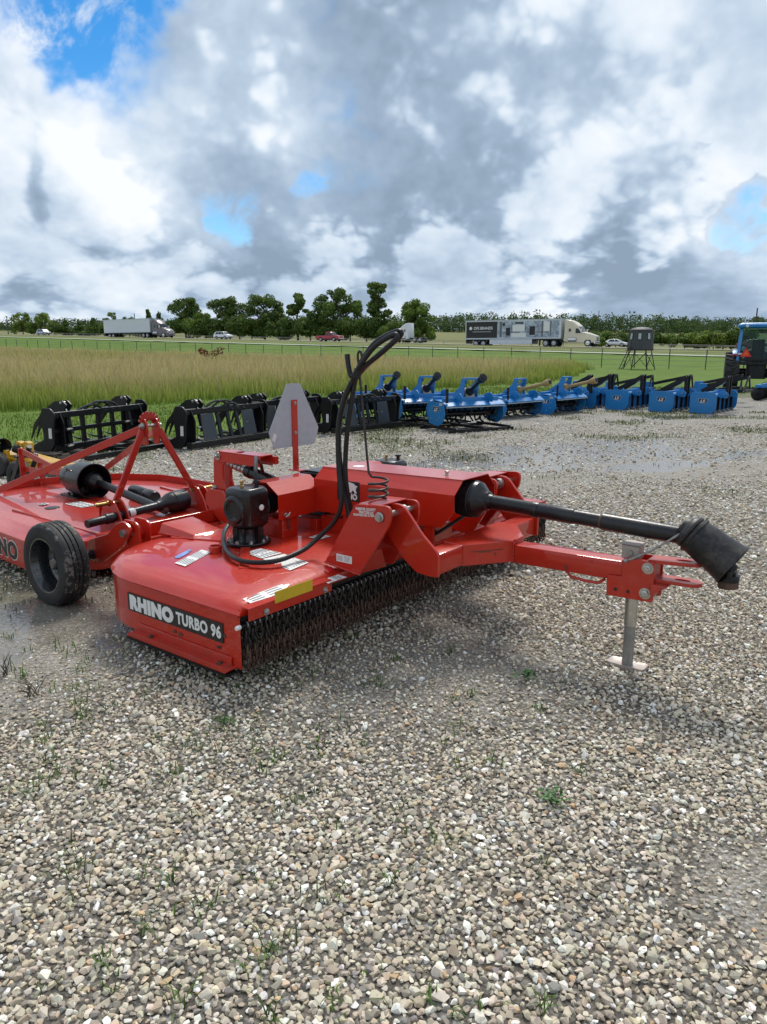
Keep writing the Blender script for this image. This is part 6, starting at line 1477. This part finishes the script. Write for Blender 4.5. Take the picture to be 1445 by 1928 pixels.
# ================================================================== trees
rngT = np.random.default_rng(77)
m = Mat('tree_foliage'); c = m.attr('col', 'Color'); m.set(Base_Color=c, Roughness=.65, Specular_IOR_Level=.25)
tl_ = m.nd('ShaderNodeBsdfTranslucent'); m.L.new(c, tl_.inputs[0]); ms = m.nd('ShaderNodeMixShader'); ms.inputs[0].default_value = .38
m.L.new(m.b.outputs[0], ms.inputs[1]); m.L.new(tl_.outputs[0], ms.inputs[2]); m.L.new(ms.outputs[0], m.out.inputs[0]); M['foliage'] = m.m
M['bark'] = paint('tree_bark', (.055, .043, .034), .9, 0, 0, .3, 2)
def leaves(centres, radii, n, size, base, g):
    """leaf sprays spread through lobes, denser near their shells"""
    w = radii.prod(1)**(2/3); k = g.choice(len(centres), n, p=w/w.sum())
    d = g.normal(0, 1, (n, 3)); d /= np.linalg.norm(d, axis=1)[:, None]
    rr = g.uniform(.35, 1.08, n)**.6
    p = centres[k]+d*radii[k]*rr[:, None]
    nrm = d+g.normal(0, .55, (n, 3)); nrm /= np.linalg.norm(nrm, axis=1)[:, None]
    a = np.cross(nrm, g.normal(0, 1, (n, 3))); a /= np.linalg.norm(a, axis=1)[:, None]; b = np.cross(nrm, a)
    s = size*np.exp(g.normal(0, .35, n))[:, None]; a = a*s; b = b*s*.75
    V = np.stack([p-a, p-b*.9+a*.15, p+a, p+b*.9-a*.1], 1).reshape(-1, 3)
    F_ = np.arange(n*4).reshape(-1, 4)
    tone = np.clip(g.normal(1, .25, (n, 1)), .4, 1.8)*np.repeat(g.uniform(.8, 1.25, (len(centres), 1))[k], 1, 1)
    cl = np.asarray(base)[None]*tone; cl[:, 0] *= g.uniform(.8, 1.3, n)
    return V, F_, np.repeat(cl, 4, 0)
def tree(name, label, x, y, h, w, kind, seed, base, n=2600, group='trees beyond the highway'):
    g = np.random.default_rng(seed); t = thing(name, label, 'tree' if kind != 'bush' else 'bush', (x, y, tz(x, y)), 0, group)
    cs = []; rs = []
    if kind == 'oak':
        nl = 60
        for i in range(nl):
            u = g.uniform(0, 1)**.9; zc = h*(.08+.84*u); env = w*.5*math.sqrt(max(.06, 1-((u-.45)/.60)**2) if u > .4 else .97); a = g.uniform(0, 6.283); r = env*math.sqrt(g.uniform(.02, 1))*.84
            cs.append((r*math.cos(a), r*math.sin(a), zc+g.normal(0, h*.02))); q = h*g.uniform(.06, .12); rs.append((q*1.2, q*1.2, q*.9))
    elif kind == 'tall':
        for i in range(30):
            u = g.uniform(0, 1); zc = h*(.12+.84*u); env = w*.5*(1-.45*u); a = g.uniform(0, 6.283); r = env*math.sqrt(g.uniform(.05, 1))*.8
            cs.append((r*math.cos(a), r*math.sin(a), zc)); q = h*g.uniform(.055, .095); rs.append((q*1.35, q*1.35, q*.7))
    elif kind == 'cedar':
        for i in range(16):
            u = (i+g.uniform(0, 1))/16; zc = h*(.08+.86*u); env = w*.5*(1-u)**.8*.55; a = g.uniform(0, 6.283); r = env*g.uniform(.3, 1)
            cs.append((r*math.cos(a), r*math.sin(a), zc)); q = w*.5*(1.0-.78*u)*g.uniform(.55, .8); rs.append((q, q, h*.085))
    else:
        for i in range(12):
            a = g.uniform(0, 6.283); r = w*.42*math.sqrt(g.uniform(0, 1)); zc = h*g.uniform(.25, .68)
            cs.append((r*math.cos(a), r*math.sin(a), zc)); q = g.uniform(.16, .28); rs.append((w*q, w*q, h*q*.95))
    cs = np.array(cs); rs = np.array(rs)
    V, F_, K = leaves(cs, rs, n, .21*(h/11)**.5 if kind in ('oak', 'tall') else .20*(h/6)**.4, base, g)
    cr = np_mesh('crown', V, F_, 'foliage', smooth=False, cols=K, parent=t)
    mb = MB(); lean = Vector((g.normal(0, .02), g.normal(0, .02), 1)); top = h*(.75 if kind != 'cedar' else .9)
    pts = [Vector((lean.x*z+g.normal(0, h*.006), lean.y*z+g.normal(0, h*.006), z)) for z in np.linspace(-.2, top, 7)]
    r0 = h*.022; mb.tube(pts, [r0*(1.25-1.1*i/6) for i in range(7)], 7)
    if kind in ('oak', 'tall'):
        for i in range(len(cs)):
            c_ = Vector(cs[i]); zz_ = max(h*.15, c_.z-h*.22); st_ = Vector((lean.x*zz_, lean.y*zz_, zz_)); md = st_.lerp(c_, .5)+Vector((0, 0, -h*.02))
            mb.tube([st_, md, c_], [r0*.42, r0*.28, r0*.08], 5)
    mb.build('trunk', 'bark', t); return t
DK = (.084, .140, .028); MD = (.11, .178, .032); LT = (.15, .22, .036)
TREES = [  # x, y, height, width (m), kind, tone, leaf sprays, label
    (-127.3, 268.7, 7.64, 9.05, 'oak', LT, 4800, 'light green round tree at the far left end of the row'),
    (-116.0, 261.1, 7.59, 8.30, 'oak', LT, 4160, 'light green tree beside the far left car'),
    (-106.3, 254.6, 5.14, 7.14, 'cedar', DK, 2880, 'small dark cedar right of the silver car'),
    (-100.0, 250.4, 4.81, 7.03, 'cedar', DK, 2880, 'small dark cedar between two others left of the trailer'),
    (-93.6, 246.1, 5.82, 7.83, 'cedar', DK, 3200, 'pointed dark cedar just left of the white trailer'),
    (-85.5, 240.6, 7.44, 7.65, 'tall', MD, 2880, 'loose-crowned tree rising over the back of the white trailer'),
    (-78.8, 236.1, 6.14, 6.62, 'oak', DK, 2880, 'low dark tree above the white trailer middle'),
    (-71.1, 230.9, 8.30, 6.48, 'cedar', DK, 4160, 'dark cedar above the front of the white trailer'),
    (-67.0, 228.2, 7.65, 6.40, 'cedar', DK, 3840, 'dark cedar above the grey-brown truck cab'),
    (-57.5, 221.8, 11.45, 12.03, 'oak', DK, 8320, 'tall oak with open crown right of the truck cab'),
    (-50.9, 217.4, 7.27, 9.35, 'oak', MD, 4800, 'lower light tree between the two open-crowned oaks'),
    (-43.8, 212.6, 11.21, 15.51, 'oak', DK, 10240, 'wide dark oak behind the white sport utility vehicle'),
    (-31.9, 204.6, 11.55, 13.01, 'oak', DK, 9600, 'rounded oak with ragged top left of the middle gap'),
    (-22.3, 198.1, 11.89, 8.52, 'tall', DK, 6400, 'narrow tree with layered crown left of the broad oak'),
    (-12.1, 191.3, 12.82, 16.46, 'oak', DK, 13440, 'broadest dark oak above the red pickup'),
    (-1.4, 184.0, 13.77, 8.26, 'tall', DK, 7040, 'tallest tree with layered tiers left of the hoses'),
    (7.3, 172.2, 9.65, 9.99, 'oak', MD, 10880, 'dense yellow-green tree standing apart on the right of the row'),
]
sd_ = 500
for x, y, h, w_, kd, tone, nl, lb_ in TREES:
    sd_ += 1; tree('oak_tree' if kd == 'oak' else ('cedar_tree' if kd == 'cedar' else 'tall_tree'), lb_, x, y, h, w_, kd, sd_, tone, nl)
UND = [  # x, y, height, width (m)
    (-119.4, 259.8, 4.68, 4.93), (-109.2, 252.9, 4.36, 6.00), (-87.5, 238.4, 4.11, 4.90), (-80.2, 233.4, 4.46, 6.27), (-73.9, 229.2, 5.09, 6.88), (-61.5, 220.8, 6.60, 9.07), (-52.8, 215.0, 7.15, 9.17), (-46.4, 210.7, 6.27, 8.33), (-39.0, 205.7, 7.63, 9.75), (-35.2, 203.2, 6.52, 8.03), (-26.6, 197.4, 6.76, 8.74), (-18.5, 191.9, 6.98, 8.19), (-15.2, 189.7, 6.20, 7.80), (-8.1, 185.0, 6.68, 8.77), (-4.1, 182.3, 6.42, 7.78), (1.9, 178.2, 5.93, 7.04), (3.7, 177.1, 4.97, 5.60), ]
ORD = 'first second third fourth fifth sixth seventh eighth ninth tenth eleventh twelfth thirteenth fourteenth fifteenth sixteenth seventeenth'.split()
for i, (x, y, h, w_) in enumerate(UND):
    tree('understorey_tree', 'dark understorey tree at the foot of the tree row, %s from the left' % ORD[i], x, y, h, w_, 'bush', 700+i, DK if i % 3 else MD, 3600, 'understorey trees of the row')
BUSH = [  # x, y, height, width (m)
    (43.0, 149.4, 3.92, 4.33, MD, 'dark bush behind the white sedan'),
    (45.3, 147.9, 3.64, 4.76, DK, 'broad dark bush left of the blind'),
    (48.5, 148.1, 3.40, 4.29, MD, 'bush directly behind the hunting blind'),
    (51.5, 146.1, 3.33, 3.53, DK, 'round bush right of the blind'),
    (36.2, 127.5, 1.93, 2.26, LT, 'small light green bush in front of the dark ones'),
    (55.2, 146.0, 3.30, 4.00, MD, 'first bush of the clump right of the gap'),
    (57.4, 144.5, 3.62, 3.95, MD, 'second bush of the clump right of the gap'),
    (59.5, 143.1, 3.84, 4.15, LT, 'light green bush in the middle of the right clump'),
    (61.7, 141.7, 3.95, 4.33, MD, 'broad bush of the right clump near the tractor'),
    (62.2, 138.9, 3.64, 3.35, LT, 'pale bush of the right clump'),
    (63.4, 138.1, 4.86, 3.11, MD, 'tallest bush, left of the tractor cab'),
    (66.2, 138.6, 4.46, 4.46, MD, 'bush hidden behind the tractor cab'),
]
for i, (x, y, h, w_, tone, lb_) in enumerate(BUSH): tree('bush', lb_, x, y, h, w_, 'bush', 800+i, tone, 2600, 'bushes beyond the highway')
# far woods, one mass on the rising land
g = np.random.default_rng(99); X = []; Y = []; Z = []; Rr = []
WX = [-425, -312, -226, -168, 16, 35, 102, 210, 243, 272, 326, 459]; WD = [620, 620, 620, 615, 600, 520, 528, 540, 600, 641, 647, 660]; WZ = [26.3, 25.5, 25.7, 25.7, 28.4, 25.2, 26.9, 25.3, 23.1, 27.6, 28.7, 29.2]      # edge of the wood: x, distance and height of its top
for x in np.arange(WX[0], WX[-1], 1.25):
    D = np.interp(x, WX, WD)+g.uniform(-25, 25); zt_ = np.interp(x, WX, WZ)+g.normal(0, .7)+4.0*(fbm(x*.045, 0., 91, 3)-.55); zg = tz(x, D); hh = max(6., zt_-zg)
    for k in range(5): X.append(x+g.normal(0, 2.2)); Y.append(D+g.uniform(-12, 12)); q = g.uniform(1.4, 4.2); Z.append(zg+(hh-q)*(.15+.85*k/4)+g.normal(0, .5)); Rr.append((q*1.2, q*1.2, q))
V, F_, K = leaves(np.stack([X, Y, Z], 1), np.array(Rr), 120000, .55, (.062, .108, .034), g)
stuff(np_mesh('far_woods', V, F_, 'foliage', smooth=False, cols=K))
# utility poles
def upole(label, x, y, h, arm):
    t = thing('utility_pole', label, 'utility pole', (x, y, tz(x, y)), 0, 'utility poles')
    MB().tube([(0, 0, -.3), (0, 0, h)], [.19, .13], 8).build('pole', 'pole', t)
    if arm: MB().bar((-1.2, 0, h-.8), (1.2, 0, h-.8), .12, .14).build('crossarm', 'pole', t)
    return t
upole('thin pole at the far left edge of the photograph', -133.4, 270.4, 6.1, False)
upole('pole rising above the white trailer', -80.5, 246.9, 7.4, False)
upole('distant pole with crossarm above the cream truck trailer', 58.3, 322.2, 10.6, True)
upole('distant pole over the woods right of the cream truck', 85.6, 303.9, 10.2, False)
upole('tall leaning pole at the right above the tractor', 75.3, 154.2, 8.2, False)
# reddish shrub at the field edge by the fence
x, y = (-14.2, 62.0); rs_ = thing('shrub', 'small dead reddish-brown shrub standing up out of the tall grass', 'shrub', (x, y, tz(x, y)))
g = np.random.default_rng(5); V, F_, K = leaves(np.array([(-.35, 0, .95), (.3, .1, 1.0), (.8, 0, 1.25), (-.7, 0, 1.15)]), np.array([(.35, .3, .3)]*4), 160, .10, (.15, .045, .02), g)
np_mesh('twigs', V, F_, 'foliage', smooth=False, cols=K, parent=rs_); mb = MB()
for a, b in ((-.6, 1.2), (.2, 1.0), (.8, 1.3)): mb.tube([(0, 0, 0), (a*.5, 0, .6), (a, 0, b)], [.05, .035, .015], 5)
mb.build('stem', 'bark', rs_)
